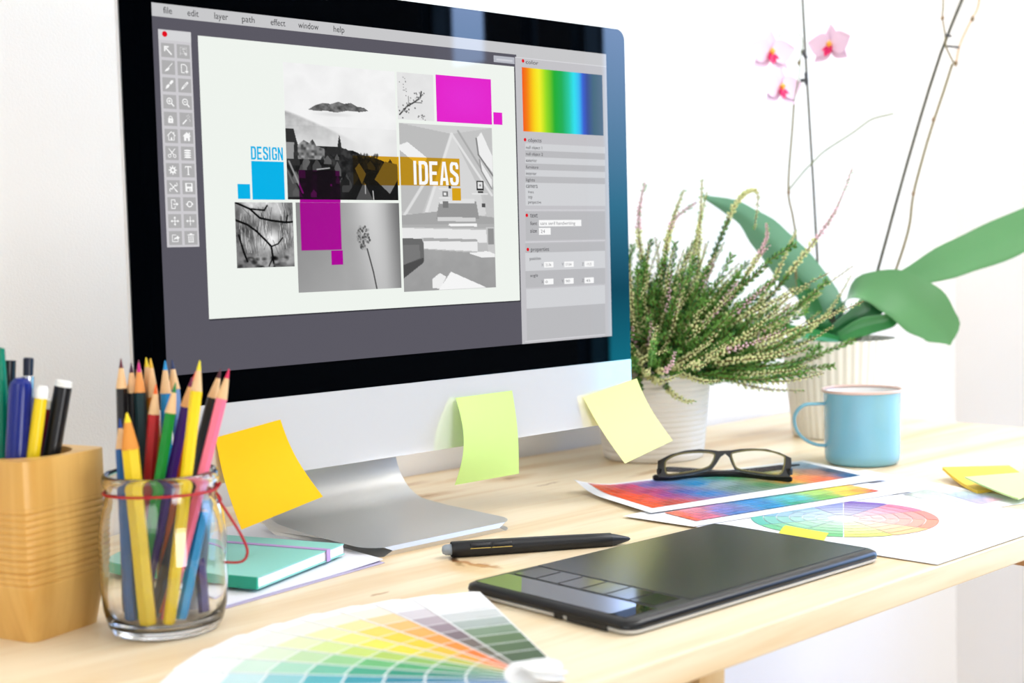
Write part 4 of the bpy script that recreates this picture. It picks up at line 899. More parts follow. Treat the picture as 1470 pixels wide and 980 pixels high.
bm = bmesh.new(); tbox(bm, -.0002, .003, .060, .068, .0010, .0052); obj('port', bm, mat('port_black', (6, 6, 7), .5), tab, smooth=15)
bm = bmesh.new(); tbox(bm, -.0003, .002, .02, .056, .0008, .0046); obj('battery_door', bm, mat('tablet_shell2', (22, 22, 24), .4), tab, smooth=15)

# ------------------------------------------------------------------ printed colour sheets
def idw(P_, ctrl):
    w = 0; c = np.zeros(3)
    for (q, col) in ctrl:
        d2 = (P_ - q).length_squared; k = 1 / (d2 ** 1.6 + 1e-12); c += k * col; w += k
    return c / w
def chart(quad, nu, nv, ctrl, z, parent, name='color_chart', gap=.06, zf=None, pale=0.0):
    cp = [(T(x, y), np.array(lin(c))) for x, y, c in ctrl]; polys, cols = [], []
    c4 = [T(*p) for p in quad]; rs = random.Random(5)
    for j in range(nv):
        for i in range(nu):
            u0, u1, v0, v1 = i / nu, (i + 1 - gap) / nu, j / nv, (j + 1 - gap) / nv
            pp = []
            for a_, b_ in ((u0, v0), (u1, v0), (u1, v1), (u0, v1)):
                p = bilerp(c4, a_, b_); p.z = z + (zf(p) if zf else 0); pp.append(p)
            c = idw(bilerp(c4, (u0 + u1) / 2, (v0 + v1) / 2), cp); c = c * rs.uniform(.98, 1.2) * (.86 if (i + j) % 5 == 0 else 1); c = c * (1 - pale) + pale
            polys.append(pp); cols.append(tuple(np.clip(c, 0, 1)))
    return cells_mesh(name, polys, cols, mat_attr('printed_color', .45), parent)
GS = 'printed colour sheets right of the monitor'
# E: pastel sheet at the far right
sh, _ = sheet('printed_sheet', [(.600, -.29), (.70, -.315), (.757, -.10), (.657, -.075)], .0004, white_p, 'white sheet with two faint pastel swatch charts beside the sticky note pads', 'printed sheet', group=None)
chart([(1296, 711), (1376, 727.5), (1412, 727), (1330, 703)], 16, 7, [(1300, 711, (60, 70, 80)), (1315, 712, (200, 215, 190)), (1340, 715, (205, 225, 210)), (1370, 722, (200, 215, 235)), (1390, 724, (225, 205, 225))], .0011, sh, pale=.25)
chart([(1333, 703), (1408, 725), (1441, 718), (1362, 700)], 20, 9, [(1340, 702, (245, 200, 200)), (1360, 705, (230, 225, 200)), (1380, 710, (180, 215, 225)), (1395, 715, (150, 175, 225)), (1410, 720, (180, 170, 220)), (1425, 720, (245, 190, 205))], .0011, sh, pale=.2)
# C: colour wheel
shC, _ = sheet('printed_sheet', [(.4185, -.3765), (.655, -.3765), (.640, -.150), (.412, -.140)], .0009, white_p, 'white sheet printed with a round pastel colour wheel', 'printed sheet')
WC = T(1211, 745.5); WR = .080; polys, cols = [], []
wctl = [(1250, 722, (125, 88, 178)), (1300, 727, (232, 118, 152)), (1345, 742, (245, 140, 130)), (1335, 757, (244, 150, 125)), (1295, 768, (246, 196, 136)), (1240, 771, (226, 228, 112)), (1175, 770, (118, 200, 132)), (1125, 764, (112, 200, 150)), (1095, 748, (96, 192, 176)), (1120, 733, (110, 175, 205)), (1155, 726, (112, 158, 212)), (1190, 722, (108, 122, 198))]
wa = [(math.atan2(T(x, y).y - WC.y, T(x, y).x - WC.x), c) for x, y, c in wctl]
a_ref = math.atan2(T(1211, 722).y - WC.y, T(1211, 722).x - WC.x)
for s_ in range(12):
    a0 = a_ref + s_ * PI / 6; a1 = a0 + PI / 6; am = (a0 + a1) / 2
    c = min(wa, key=lambda q: abs((q[0] - am + PI) % (2 * PI) - PI))[1]; big = s_ % 3 == 0
    for r_ in range(6):
        r0, r1 = WR * (.16 + .14 * r_), WR * (.16 + .14 * (r_ + 1)); r0 += .0005; r1 -= .0003; t = .28 + .72 * (r_ + 1) / 6; cc = np.array(lin(c)) * t + (1 - t) * np.array(lin((248, 248, 248)))
        g_ = .0005; pts = []
        N_ = 6
        for k in range(N_ + 1): a_ = a0 + g_ / r1 + (a1 - a0 - 2 * g_ / r1) * k / N_; pts.append(WC + V(r1 * math.cos(a_), r1 * math.sin(a_), .00165))
        for k in range(N_, -1, -1): a_ = a0 + g_ / r0 + (a1 - a0 - 2 * g_ / r0) * k / N_; pts.append(WC + V(r0 * math.cos(a_), r0 * math.sin(a_), .00165))
        for k in range(N_): polys.append([pts[k], pts[k + 1], pts[2 * N_ + 1 - k - 1], pts[2 * N_ + 1 - k]]); cols.append(tuple(cc))
cells_mesh('color_wheel', polys, cols, mat_attr('printed_color', .45), shC)
# B: strip chart
shB, _ = sheet('printed_sheet', [(.4085, -.152), (.672, -.206), (.700, -.075), (.405, -.075)], .0018, white_p, 'white sheet with one narrow rainbow swatch strip, between the colour wheel and the large chart', 'printed sheet')
chart([(954, 739.8), (1000, 751.8), (1263.6, 708.2), (1208, 697)], 5, 30, [(965, 741, (240, 120, 95)), (985, 748, (245, 92, 50)), (1012, 746, (215, 110, 140)), (1000, 736, (225, 140, 160)), (1035, 736, (120, 120, 195)), (1060, 740, (70, 120, 190)), (1085, 725, (50, 140, 205)), (1110, 731, (10, 140, 200)), (1140, 719, (80, 190, 200)), (1150, 727, (50, 165, 130)), (1175, 711, (170, 215, 110)), (1190, 718, (110, 185, 80)), (1205, 704, (245, 225, 80)), (1222, 712, (240, 200, 50)), (1240, 707, (245, 160, 50)), (1256, 708, (238, 80, 55)), (1215, 699, (246, 190, 110))], .0028, shB)
# A: large chart, left corner curling up
c4A = [(.4250, -.090), (.712, -.157), (.757, -.022), (.4720, .052)]
def curlA(p): d1 = max(0, .4720 + .02 - p.x) + max(0, p.y - .02) * .4; return .0
cor = V(.4685, .052)
def zA(p): d_ = (V(p.x, p.y) - cor).length; return .010 * max(0, 1 - d_ / .055) ** 2
g = []; n_ = 36
for i in range(n_ + 1):
    row = []
    for j in range(n_ + 1):
        p = bilerp([V(*c, 0) for c in c4A], j / n_, i / n_); p.z = .0036 + zA(p); row.append(p)
    g.append(row)
bm = bmesh.new(); patch(bm, g, 0, .0003, (0, 0, 1)); shA = obj('printed_sheet', bm, white_p, loc=V(.59, -.05, .0036), label='white sheet with a large rainbow swatch chart under the glasses', cat='printed sheet')
ctA = [(855, 709, (244, 110, 70)), (870, 714, (245, 90, 30)), (885, 720, (244, 80, 20)), (905, 727, (244, 82, 20)), (915, 718, (236, 70, 40)), (950, 733, (225, 80, 50)), (860, 703, (238, 120, 110)), (850, 707, (240, 140, 130)), (880, 712, (242, 70, 30)), (900, 720, (242, 80, 25)), (935, 732, (240, 85, 30)), (962, 729, (190, 70, 60)), (905, 704, (205, 50, 110)), (930, 712, (175, 40, 110)), (962, 716, (150, 60, 140)), (900, 697, (190, 130, 190)), (930, 702, (100, 100, 180)), (945, 690, (80, 140, 205)), (960, 693, (20, 130, 190)), (990, 690, (0, 130, 190)), (1000, 700, (0, 140, 200)), (982, 712, (60, 90, 170)), (1012, 714, (30, 120, 190)), (1020, 689, (60, 175, 150)), (1032, 701, (150, 175, 180)), (1060, 689, (80, 180, 90)), (1060, 706, (100, 140, 130)), (1090, 686, (150, 190, 40)), (1100, 701, (80, 145, 90)), (1112, 688, (240, 195, 10)), (1130, 696, (248, 180, 0)), (1152, 692, (246, 130, 60)), (1178, 694, (242, 110, 60)), (1192, 681, (40, 65, 90)), (1160, 674, (110, 145, 170)), (1222, 688, (10, 85, 135)), (1140, 703, (80, 140, 110)), (1145, 668, (150, 180, 200)), (1070, 684, (60, 160, 190)), (1170, 683, (160, 110, 90))]
chart([(844, 706), (937, 735.5), (1237, 688), (1150, 668)], 14, 34, ctA, .0042, shA, zf=zA)
# yellow flag under the tablet's corner
fq = [T(1117, 769.5), T(1180, 784.5), T(1190, 773), T(1128, 761.5)]
bm = bmesh.new(); g = [[bilerp(fq, j / 8, i / 8) + V(0, 0, .0016 + .003 * math.sin(i / 8 * PI * .6)) for j in range(9)] for i in range(9)]; patch(bm, g, 0, .0002, (0, 0, 1))
obj('sticky_flag', bm, mat('yellow_flag', (236, 228, 70), .5), loc=(fq[0] + fq[2]) / 2, label='small yellow sticky flag poking out behind the tablet edge', cat='sticky flag')
# note pads on the right
def pad(name, c4, z0, lift, mt_, label, th, cat='note pad'):
    n_ = 12; g = [[(lambda p: V(p.x, p.y, z0 + lift(i / n_, j / n_)))(bilerp([V(*c, 0) for c in c4], j / n_, i / n_)) for j in range(n_ + 1)] for i in range(n_ + 1)]
    bm = bmesh.new(); patch(bm, g, 0, th, (0, 0, 1)); return obj(name, bm, mt_, loc=sum((V(*c, z0) for c in c4), Vector()) / 4, label=label, cat=cat)
p1 = T(1353, 674, .010); p2 = T(1403, 704, .004); ed = (p2 - p1); 
yv = V(.97, -.24, 0); 
c4 = [(p1.x, p1.y), (p2.x, p2.y), (p2.x + .078, p2.y - .018), (p1.x + .100, p1.y - .020)]
pad('note_pad', c4, .0008, lambda v, u: .009 * (1 - u) ** 2 * (1 - v), mat('yellow_pad', (248, 206, 70), .6), 'deep yellow sticky note pad at the right edge of the desk, lowest of the two', .0030)
q1 = T(1385, 686, .0125); q2 = T(1462, 717, .006)
c4g = [(q1.x, q1.y), (q2.x, q2.y), (q2.x + .07, q2.y + .01), (q1.x + .075, q1.y - .02)]
pad('note_pad', c4g, .0058, lambda v, u: .0065 * (1 - u) ** 1.5 * (1 - v * .5), mat('pale_green_pad', (206, 234, 160), .6), 'pale green sticky notes lying on top of the yellow note pad', .0015)

# ------------------------------------------------------------------ eyeglasses
ga, gb = T(942, 687, .0115), T(1136, 690, .0115); gs = (gb - ga).normalized(); gn = V(gs.y, -gs.x, 0)
if gn.dot(V(-CR[2][0], -CR[2][1], 0)) < 0: gn = -gn
gtilt = math.radians(16); gnn = (gn * math.cos(gtilt) + V(0, 0, math.sin(gtilt))).normalized(); GO = (ga + gb) / 2 - gn * .004
glasses = thing('eyeglasses', 'black framed reading glasses folded on the large colour chart', 'glasses', V(GO.x, GO.y, .004))
def GPt(x, y): return PL(900 + x / 5.25, 600 + y / 5.25, GO, gnn)
def closed_smooth(pts, k=4):
    n_ = len(pts); out = []
    for i in range(n_):
        p0, p1, p2, p3 = [Vector(pts[(i + d) % n_]) for d in (-1, 0, 1, 2)]
        for j in range(k):
            t = j / k; out.append(.5 * ((2 * p1) + (p2 - p0) * t + (2 * p0 - 5 * p1 + 4 * p2 - p3) * t * t + (3 * p1 - p0 - 3 * p2 + p3) * t ** 3))
    return out
LLo = [GPt(*q) for q in ((292, 325), (345, 288), (420, 266), (520, 257), (610, 258), (655, 268), (660, 290), (640, 338), (610, 368), (540, 390), (430, 412), (335, 422), (300, 418), (288, 375))]
RLo = [GPt(*q) for q in ((788, 282), (800, 262), (900, 244), (1000, 241), (1100, 256), (1178, 284), (1190, 305), (1180, 375), (1158, 418), (1110, 424), (960, 405), (860, 388), (822, 370), (800, 325))]
fo_t = [(232, 322), (330, 272), (440, 243), (545, 233), (640, 240), (690, 247), (735, 244), (785, 242), (850, 232), (940, 228), (1050, 232), (1150, 258), (1238, 300)]
fo_b = [(1240, 350), (1228, 440), (1150, 440), (1060, 436), (950, 421), (860, 404), (812, 390), (788, 345), (770, 295), (738, 266), (704, 290), (670, 345), (640, 382), (560, 406), (440, 430), (330, 444), (236, 440), (230, 380)]
fm = mat('glasses_black', (9, 8, 8), .28, spec=.4); horn = mat('olive_rim', (120, 112, 70), .25)
outline = [GPt(*q) for q in fo_t + fo_b]
bm = bmesh.new(); th = -gnn * .003
def annulus(bm, out, holes, off, mi=0):
    polys = [[Vector(p) for p in out]] + [[Vector(p) for p in h] for h in holes]; flat = [p for P_ in polys for p in P_]
    tri = tessellate_polygon(polys); A = [bm.verts.new(p) for p in flat]; B = [bm.verts.new(p + off) for p in flat]
    for t in tri:
        for L_ in (A, B):
            try: f = bm.faces.new([L_[i] for i in t])
            except ValueError: pass
    b0 = 0
    for P_ in polys:
        n_ = len(P_)
        for k in range(n_):
            f = bm.faces.new((A[b0 + k], A[b0 + (k + 1) % n_], B[b0 + (k + 1) % n_], B[b0 + k]))
        b0 += n_
LH = closed_smooth(LLo, 3); RH = closed_smooth(RLo, 3)
annulus(bm, outline, [LH, RH], th); obj('frame', bm, fm, glasses, smooth=40)
lens_m = mat('lens', (255, 255, 255), .0, trans=1.0, ior=1.2)
for H_ in (LH, RH):
    bm = bmesh.new(); prism(bm, [p + th * .35 for p in H_], th * .25); obj('lens', bm, lens_m, glasses, smooth=0)
    bm = bmesh.new(); tube(bm, H_ + [H_[0]], .0008, 5, cap=False); obj('rim_liner', bm, horn, glasses, label='thin olive inner edge of the lens opening')
# temples folded
def bar(pts, w, h):
    bm = bmesh.new(); pts = smooth_path(pts, 6); rings = []
    for i, p in enumerate(pts):
        d_ = (pts[min(i + 1, len(pts) - 1)] - pts[max(i - 1, 0)]).normalized(); s_ = d_.cross(V(0, 0, 1)).normalized(); k = 1 if 0 < i < len(pts) - 1 else .6
        rings.append([bm.verts.new(p + s_ * w * a * k + V(0, 0, h * b * k)) for a, b in ((-1, -.6), (-.6, -1), (.6, -1), (1, -.6), (1, .6), (.6, 1), (-.6, 1), (-1, .6))])
    for A, B in zip(rings, rings[1:]):
        for k in range(8): bm.faces.new((A[k], A[(k + 1) % 8], B[(k + 1) % 8], B[k]))
    bm.faces.new(rings[0]); bm.faces.new(rings[-1]); return bm
def G2(x, y, z): return T(900 + x / 5.25, 600 + y / 5.25, z)
obj('temple', bar([G2(195, 447, .0075), G2(330, 446, .0078), G2(500, 428, .0085), G2(700, 420, .0088), G2(900, 428, .0085), G2(1080, 446, .0082), G2(1245, 462, .0078)], .0018, .0030), fm, glasses, smooth=40)
ba = GPt(250, 350) - gn * .004; bb_ = GPt(1215, 350) - gn * .004
obj('temple', bar([G2(1215, 420, .010) , G2(1180, 372, .009), G2(1050, 385, .0085), G2(880, 402, .008), G2(700, 412, .007), G2(450, 392, .007), G2(290, 385, .008)], .0014, .0028), mat('glasses_dark', (30, 26, 36), .25), glasses, smooth=40)
bm = bmesh.new(); box(bm, GPt(1222, 400) + th * .7, (.006, .005, .007), bevel=.001); obj('hinge', bm, fm, glasses); bm = bmesh.new(); box(bm, GPt(246, 400) + th * .7, (.005, .005, .006), bevel=.001); obj('hinge', bm, fm, glasses)
bm = bmesh.new(); tube(bm, [T(1128, 668.5, .006), T(1148, 667, .007)], [.0015, .0008], 8); obj('temple_tip', bm, mat('glasses_dark', (30, 26, 36), .25), glasses)

# ------------------------------------------------------------------ mug
MC = T(1238, 664); MR = .0405
mug = thing('enamel_mug', 'light blue enamel mug with white inside and pinkish rim', 'mug', MC)
MH = .0805; ml = mat('blue_enamel', (130, 190, 212), .22, coat=.5, vary=(30, .04)); mw = mat('white_enamel', (246, 244, 242), .25)
bm = bmesh.new(); lathe(bm, [(0, .001), (.034, 0), (.0375, .0015), (.0398, .005), (MR, .012), (MR + .0005, MH - .004), (MR + .0016, MH - .0015)], MC, n=64); obj('body', bm, ml, mug, smooth=50)
bm = bmesh.new(); lathe(bm, [(MR + .001, MH - .0018), (MR - .0008, MH - .006), (MR - .0015, .012), (.036, .004), (0, .003)], MC, n=64); obj('inside', bm, mw, mug, smooth=50)
bm = bmesh.new(); rp = [MC + V((MR + .0018) * math.cos(2 * PI * k / 64), (MR + .0018) * math.sin(2 * PI * k / 64), MH - .0002) for k in range(65)]; tube(bm, rp, .0017, 8, cap=False); obj('rim', bm, mat('mug_rim', (222, 190, 178), .3), mug)
hd = V(-CR[0][0], -CR[0][1], 0).normalized(); md = float(CR[2] @ (np.array(MC) - CC))
def MP(x, y): return PL(x, y, MC, (CR[2][0], CR[2][1], 0))
hpth = smooth_path([MP(1187, 579), MP(1170, 579.5), MP(1155, 581), MP(1144, 590), MP(1140, 603), MP(1145, 620), MP(1158, 632), MP(1173, 638), MP(1187, 639)], 6)
bm = bmesh.new(); rings = []; dv = V(CR[2][0], CR[2][1], 0).normalized()
for i, p in enumerate(hpth):
    d_ = (hpth[min(i + 1, len(hpth) - 1)] - hpth[max(i - 1, 0)]).normalized(); nn_ = d_.cross(dv).normalized()
    rings.append([bm.verts.new(p + dv * .0048 * math.cos(q) + nn_ * .0019 * math.sin(q)) for q in [2 * PI * k / 12 for k in range(12)]])
for A, B in zip(rings, rings[1:]):
    for k in range(12): bm.faces.new((A[k], A[(k + 1) % 12], B[(k + 1) % 12], B[k]))
bm.faces.new(rings[0]); bm.faces.new(rings[-1])
box(bm, MP(1189, 610), (.0035, .0035, .052), bevel=.0012); obj('handle', bm, ml, mug, smooth=60)

# ------------------------------------------------------------------ heather in a ribbed pot
HC = T(938, 655); hdp = float(CR[2] @ (np.array(HC) - CC))
HC = V(HC.x, min(HC.y, .175), 0)
her = thing('potted_heather', 'bushy heather plant with pink buds in a cream ribbed pot behind the monitor edge', 'potted plant', HC)
HH = .116; potm = mat('cream_ceramic', (238, 232, 224), .45, spec=.4)
pr = []
N_ = 19
for i in range(N_ * 6 + 1):
    t = i / (N_ * 6); z = .004 + (HH - .004) * t; r = .0575 + (.0685 - .0575) * t; pr.append((r + .0009 * abs(math.sin(i / 6 * PI)) ** .7, z))
pr = [(0, 0), (.054, 0), (.0572, .002)] + pr + [(.0655, HH + .001), (.0635, HH - .002), (.062, HH - .014), (.058, HH - .02), (.056, .01), (0, .01)]
bm = bmesh.new(); lathe(bm, pr, HC, n=72); obj('pot', bm, potm, her, smooth=50)
bm = bmesh.new(); lathe(bm, [(0, HH - .012), (.03, HH - .011), (.0615, HH - .015)], HC, n=32); obj('soil', bm, mat('soil', (60, 42, 30), .95, bump=(200, .003)), her)
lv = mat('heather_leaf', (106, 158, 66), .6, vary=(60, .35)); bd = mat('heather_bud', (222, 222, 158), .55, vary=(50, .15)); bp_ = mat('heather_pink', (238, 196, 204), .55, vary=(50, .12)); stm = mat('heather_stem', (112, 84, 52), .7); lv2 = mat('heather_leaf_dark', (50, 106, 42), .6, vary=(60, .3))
bl, bs, bb, bpk = bmesh.new(), bmesh.new(), bmesh.new(), bmesh.new()
def octa(bm, c, r, ax=None, st=1.0, mi=0):
    a = (ax or V(0, 0, 1)).normalized(); u, w = frame(a); v = [bm.verts.new(c + q) for q in (a * r * st, u * r, w * r, -u * r, -w * r, -a * r * st)]
    for i, j in ((1, 2), (2, 3), (3, 4), (4, 1)):
        f = bm.faces.new((v[0], v[i], v[j])); f.material_index = mi; f = bm.faces.new((v[5], v[j], v[i])); f.material_index = mi
rs = random.Random(11)
def sprig(path, kind, dens=1.0):
    L = sum((b - a).length for a, b in zip(path, path[1:])); tube(bs, path, [.0011 - .0007 * i / (len(path) - 1) for i in range(len(path))], 4, cap=False)
    step = .0019 / dens; s_ = 0; seg = 0
    n_ = int(L / step)
    for k in range(n_):
        t = k / n_; f = t * (len(path) - 1); i = min(int(f), len(path) - 2); p = path[i].lerp(path[i + 1], f - i); d_ = (path[i + 1] - path[i]).normalized()
        if t < .12: continue
        u, w = frame(d_); a = k * 2.4 + rs.random(); side_ = u * math.cos(a) + w * math.sin(a)
        if kind != 'leaf' and t > .42:
            r = (.00145 + .0005 * rs.random()) * (1.15 - .75 * max(0, t - .55) / .45)
            octa(bpk if (kind == 'pink' and t > .6) else bb, p + side_ * (r * 1.3), r, (side_ + d_ * .5), 1.25)
            if rs.random() < .35: octa(bl, p - side_ * .0022, .0007, (d_ - side_ * .8), 3.0)
        else:
            for q in range(2):
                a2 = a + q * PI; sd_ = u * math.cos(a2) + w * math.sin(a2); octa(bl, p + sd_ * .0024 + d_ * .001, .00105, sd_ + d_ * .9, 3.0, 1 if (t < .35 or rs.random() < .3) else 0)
TOPc = HC + V(0, 0, HH - .012)
rt, fw = Vector(CR[0]), V(CR[2][0], CR[2][1], 0).normalized(); rt = V(rt.x, rt.y, 0).normalized()
for k in range(680):
    az = rs.uniform(0, 2 * PI); el = rs.uniform(-.10, 1.45); inner = k % 2 == 0
    ln = rs.uniform(.10, .185); hor = V(math.cos(az), math.sin(az), 0); side_k = hor.dot(rt)
    ln *= (1.0 + .35 * max(0, side_k) * math.cos(el)); 
    if inner: ln *= rs.uniform(.45, .8)
    if hor.dot(fw) > 0: ln *= .7
    if el > .9: ln = min(ln, .150)
    p = TOPc + hor * rs.uniform(.0, .05); d_ = hor * math.cos(el) + V(0, 0, math.sin(el)); pts = [p]
    n_ = 7
    for i in range(n_):
        curve = (.09 if el < .6 else .0); d_ = (d_ + V(0, 0, curve * (1 if i > 2 else -.4)) + V(rs.gauss(0, .09), rs.gauss(0, .09), rs.gauss(0, .06)) + rt * .03).normalized(); p = p + d_ * (ln / n_); pts.append(p.copy())
    if any(q.z < .02 or q.y > .255 for q in pts) or any((q.x < .512 and abs(q.y) < .05) for q in pts): continue
    kind = rs.choice(('leaf', 'leaf', 'leaf', 'bud')) if inner else rs.choice(('bud', 'bud', 'bud', 'bud', 'bud', 'pink', 'leaf', 'leaf'))
    pts = smooth_path(pts, 2); sprig(pts, kind)
    if k % 2 == 0:   # side shoots
        for q in range(2):
            i = rs.randint(4, 9); c_ = pts[i]; dd_ = (pts[i + 1] - c_).normalized() + V(rs.gauss(0, .5), rs.gauss(0, .5), rs.gauss(0, .4)); dd_.normalize(); ll = rs.uniform(.02, .05)
            pp_ = [c_ + dd_ * (ll * t_) + V(0, 0, .004 * t_ * t_) for t_ in (0, .25, .5, .75, 1)]
            if all(w.y < .255 and w.z > .02 for w in pp_): sprig(pp_, kind)
# the long sprigs that stand out from the bush
dph = float(CR[2] @ (np.array(HC) - CC))
for ptsx, kind in (([(1010, 500), (1060, 470), (1110, 420), (1150, 370), (1185, 325), (1205, 290), (1224, 240)], 'pink'), ([(1010, 515), (1080, 510), (1130, 490), (1165, 470), (1195, 440), (1222, 395)], 'bud'), ([(1000, 520), (1050, 540), (1100, 545), (1140, 525), (1178, 495)], 'leaf'),
                   ([(950, 500), (935, 420), (918, 350), (918, 300), (926, 262)], 'pink'), ([(960, 500), (1010, 400), (1035, 340), (1055, 295), (1072, 276), (1088, 278), (1083, 330)], 'bud'), ([(980, 500), (1000, 400), (1005, 320), (1008, 257)], 'bud'), ([(970, 500), (990, 400), (1000, 340), (1015, 275)], 'bud'),
                   ([(1000, 500), (1050, 430), (1080, 380), (1100, 345), (1100, 320)], 'pink'), ([(930, 520), (925, 536), (960, 538), (1000, 525), (1030, 515)], 'leaf'), ([(950, 480), (950, 400), (965, 320), (982, 272)], 'bud'), ([(1000, 520), (1030, 530), (1030, 548)], 'leaf'), ([(960, 480), (955, 380), (965, 320), (1000, 290)], 'pink'),
                   ([(990, 510), (1070, 500), (1110, 470), (1150, 440), (1180, 420)], 'bud'), ([(990, 505), (1060, 460), (1100, 420), (1130, 360), (1143, 330)], 'bud')):
    dd = dph - rs.uniform(.0, .05) if ptsx[0][0] != 930 else dph - .072
    sprig(smooth_path([AT(x, y, dd) for x, y in ptsx], 5), kind, 1.25)
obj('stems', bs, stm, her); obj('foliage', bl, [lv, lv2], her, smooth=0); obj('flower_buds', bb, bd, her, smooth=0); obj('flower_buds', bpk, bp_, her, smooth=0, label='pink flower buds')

# ------------------------------------------------------------------ orchid
OC = T(1206, 624); OC = V(OC.x, OC.y, 0); od = float(CR[2] @ (np.array(OC) - CC)); k_ = od / FPX
orc = thing('potted_orchid', 'orchid with broad green leaves and pale pink flowers in a fluted cream pot', 'potted plant', OC)
OH = (622 - 483) * k_ ; r0, r1 = .058 , .0705
def flute(a, h): return 1 + .012 * math.cos(a * 44)
bm = bmesh.new(); lathe(bm, [(0, 0), (r0 - .003, 0), (r0, .003), (r0 + (r1 - r0) * .5, OH * .5), (r1, OH - .002), (r1 + .0005, OH), (r1 - .003, OH), (r1 - .005, OH - .02), (r0 - .004, .01), (0, .01)], OC, n=264, rf=flute); obj('pot', bm, mat('orchid_pot', (240, 236, 228), .5), orc, smooth=70)
bm = bmesh.new(); lathe(bm, [(0, OH - .008), (r1 - .006, OH - .012)], OC, n=32); obj('bark', bm, mat('bark', (52, 40, 28), .95, bump=(150, .004)), orc)
lf = bpy.data.materials.new('orchid_leaf'); lf = mat('orchid_leaf_green', (92, 146, 94), .32, spec=.5, vary=(14, .12), sub=.0); lfd = mat('orchid_leaf_deep', (34, 104, 52), .35, vary=(14, .15))
def leaf(mid, widths, up, mt_, fold=.25, name='leaf', n=10, k=5):
    """mid: centre line points, widths: half widths, up: side vector(s) for the blade"""
    P_ = smooth_path(mid, k); n_ = len(P_); bm = bmesh.new(); rows = []
    for i, p in enumerate(P_):
        t = i / (n_ - 1); f = t * (len(widths) - 1); j = min(int(f), len(widths) - 2); q = f - j; q = q * q * (3 - 2 * q); w = widths[j] * (1 - q) + widths[j + 1] * q
        d_ = (P_[min(i + 1, n_ - 1)] - P_[max(i - 1, 0)]).normalized(); ups = up if isinstance(up, list) else [up, up]; f2 = t * (len(ups) - 1); j2 = min(int(f2), len(ups) - 2); s_ = ups[j2].lerp(ups[j2 + 1], f2 - j2); s_ = (s_ - d_ * s_.dot(d_)).normalized(); nn = d_.cross(s_)
        if nn.z < 0: nn = -nn
        rows.append([p + s_ * w * a + nn * w * fold * abs(a) ** 1.4 for a in [(-1 + 2 * m_ / n) for m_ in range(n + 1)]])
    nrm = V(0, 0, -1)
    patch(bm, rows, 0, .0010, tuple(-Vector(CR[2]) * 0 + nrm)); return obj(name, bm, mt_, orc, smooth=60)
up = V(0, 0, 1); vr = Vector(CR[0]); vu = -Vector(CR[1]); vf = Vector(CR[2])
A_ = lambda x, y, dd=0: AT(x, y, od + dd)
# right-hand long leaf
leaf([A_(1205, 470, .0), A_(1250, 432, .005), A_(1300, 402, .0), A_(1370, 373, -.01), A_(1440, 345, -.02), A_(1500, 315, -.03), A_(1545, 290, -.04)], [.008, .010, .015, .027, .032, .029, .004], [vu + vr * .25 + vf * .5, vu + vr * .3 + vf * .6], lf, .12)
# arching front leaf folded over
leaf([A_(1203, 474, 0), A_(1212, 435, -.01), A_(1240, 413, -.02), A_(1285, 420, -.035), A_(1325, 445, -.045), A_(1352, 472, -.05), A_(1364, 494, -.052)], [.008, .013, .020, .030, .033, .024, .0015], [vf * .6 + vr * .5 + vu * .2, vf * .3 + vr * .6 + vu * .9, vr * .7 + vu * .8, vr * .8 + vu * .75], lf, .10)
# left leaf
leaf([A_(1198, 470, 0), A_(1180, 430, .0), A_(1140, 385, .0), A_(1100, 340, -.0), A_(1062, 305, .0), A_(1008, 281, .0)], [.010, .022, .026, .022, .012, .002], [vr * .8 + vu * .3 - vf * .3, vu * .8 + vr * .5 - vf * .4], mat('orchid_leaf_pale', (110, 160, 130), .2, spec=.7, vary=(14, .12)), .35)
leaf([A_(1195, 478, -.02), A_(1175, 462, -.03), A_(1160, 432, -.03), A_(1145, 400, -.03)], [.006, .012, .012, .002], [vr + vu * .3, vr], lfd, .2)
leaf([A_(1195, 480, -.02), A_(1225, 460, -.02), A_(1255, 440, -.02), A_(1275, 432, -.02)], [.010, .014, .012, .004], [vu, vu], lfd, .2)
leaf([A_(1205, 483, -.03), A_(1240, 468, -.03), A_(1275, 460, -.03), A_(1290, 452, -.03)], [.006, .011, .009, .003], [vu, vu], mat('orchid_leaf_mid', (48, 130, 62), .35, vary=(14, .15)), .2)
leaf([A_(1205, 488, -.04), A_(1170, 480, -.06), A_(1130, 472, -.08), A_(1112, 466, -.08)], [.004, .006, .006, .002], [vu, vu], mat('orchid_leaf_mid', (48, 130, 62), .35), .2)
bm = bmesh.new(); tube(bm, [A_(1196, 492), A_(1194, 470), A_(1202, 445)], [.016, .015, .006], 12); obj('crown', bm, mat('orchid_crown', (38, 46, 26), .7, bump=(120, .003)), orc)
# stakes and flower stems
stake_m = mat('dark_stake', (78, 76, 62), .5); stem_m = mat('orchid_stem', (124, 112, 72), .55); tan_m = mat('tan_stem', (224, 178, 130), .6)
def sline(name, pts, r, mt_, dd=0.0, k=5):
    bm = bmesh.new(); tube(bm, smooth_path([A_(*p, dd) for p in pts], k), r, 7); return obj(name, bm, mt_, orc)
sline('stake', [(1150, -40), (1157, 90), (1166, 240), (1175, 400), (1180, 490)], .0016, stake_m, .01, 3)
sline('stake', [(1398, -40), (1350, 78), (1302, 235), (1258, 395), (1228, 490)], .0021, stake_m, .015, 3)
sline('flower_stem', [(1140, 145), (1137, 190), (1133, 240), (1132, 280), (1138, 310), (1143, 345), (1142, 380), (1147, 425), (1163, 462), (1185, 486)], .0014, stem_m, .0)
sline('flower_stem', [(1132, 273), (1155, 245), (1170, 230), (1185, 216), (1225, 190), (1250, 172), (1270, 166), (1283, 163)], [.0011] * 7 * 5 + [.0008], mat('green_stem', (120, 128, 92), .55), .0)
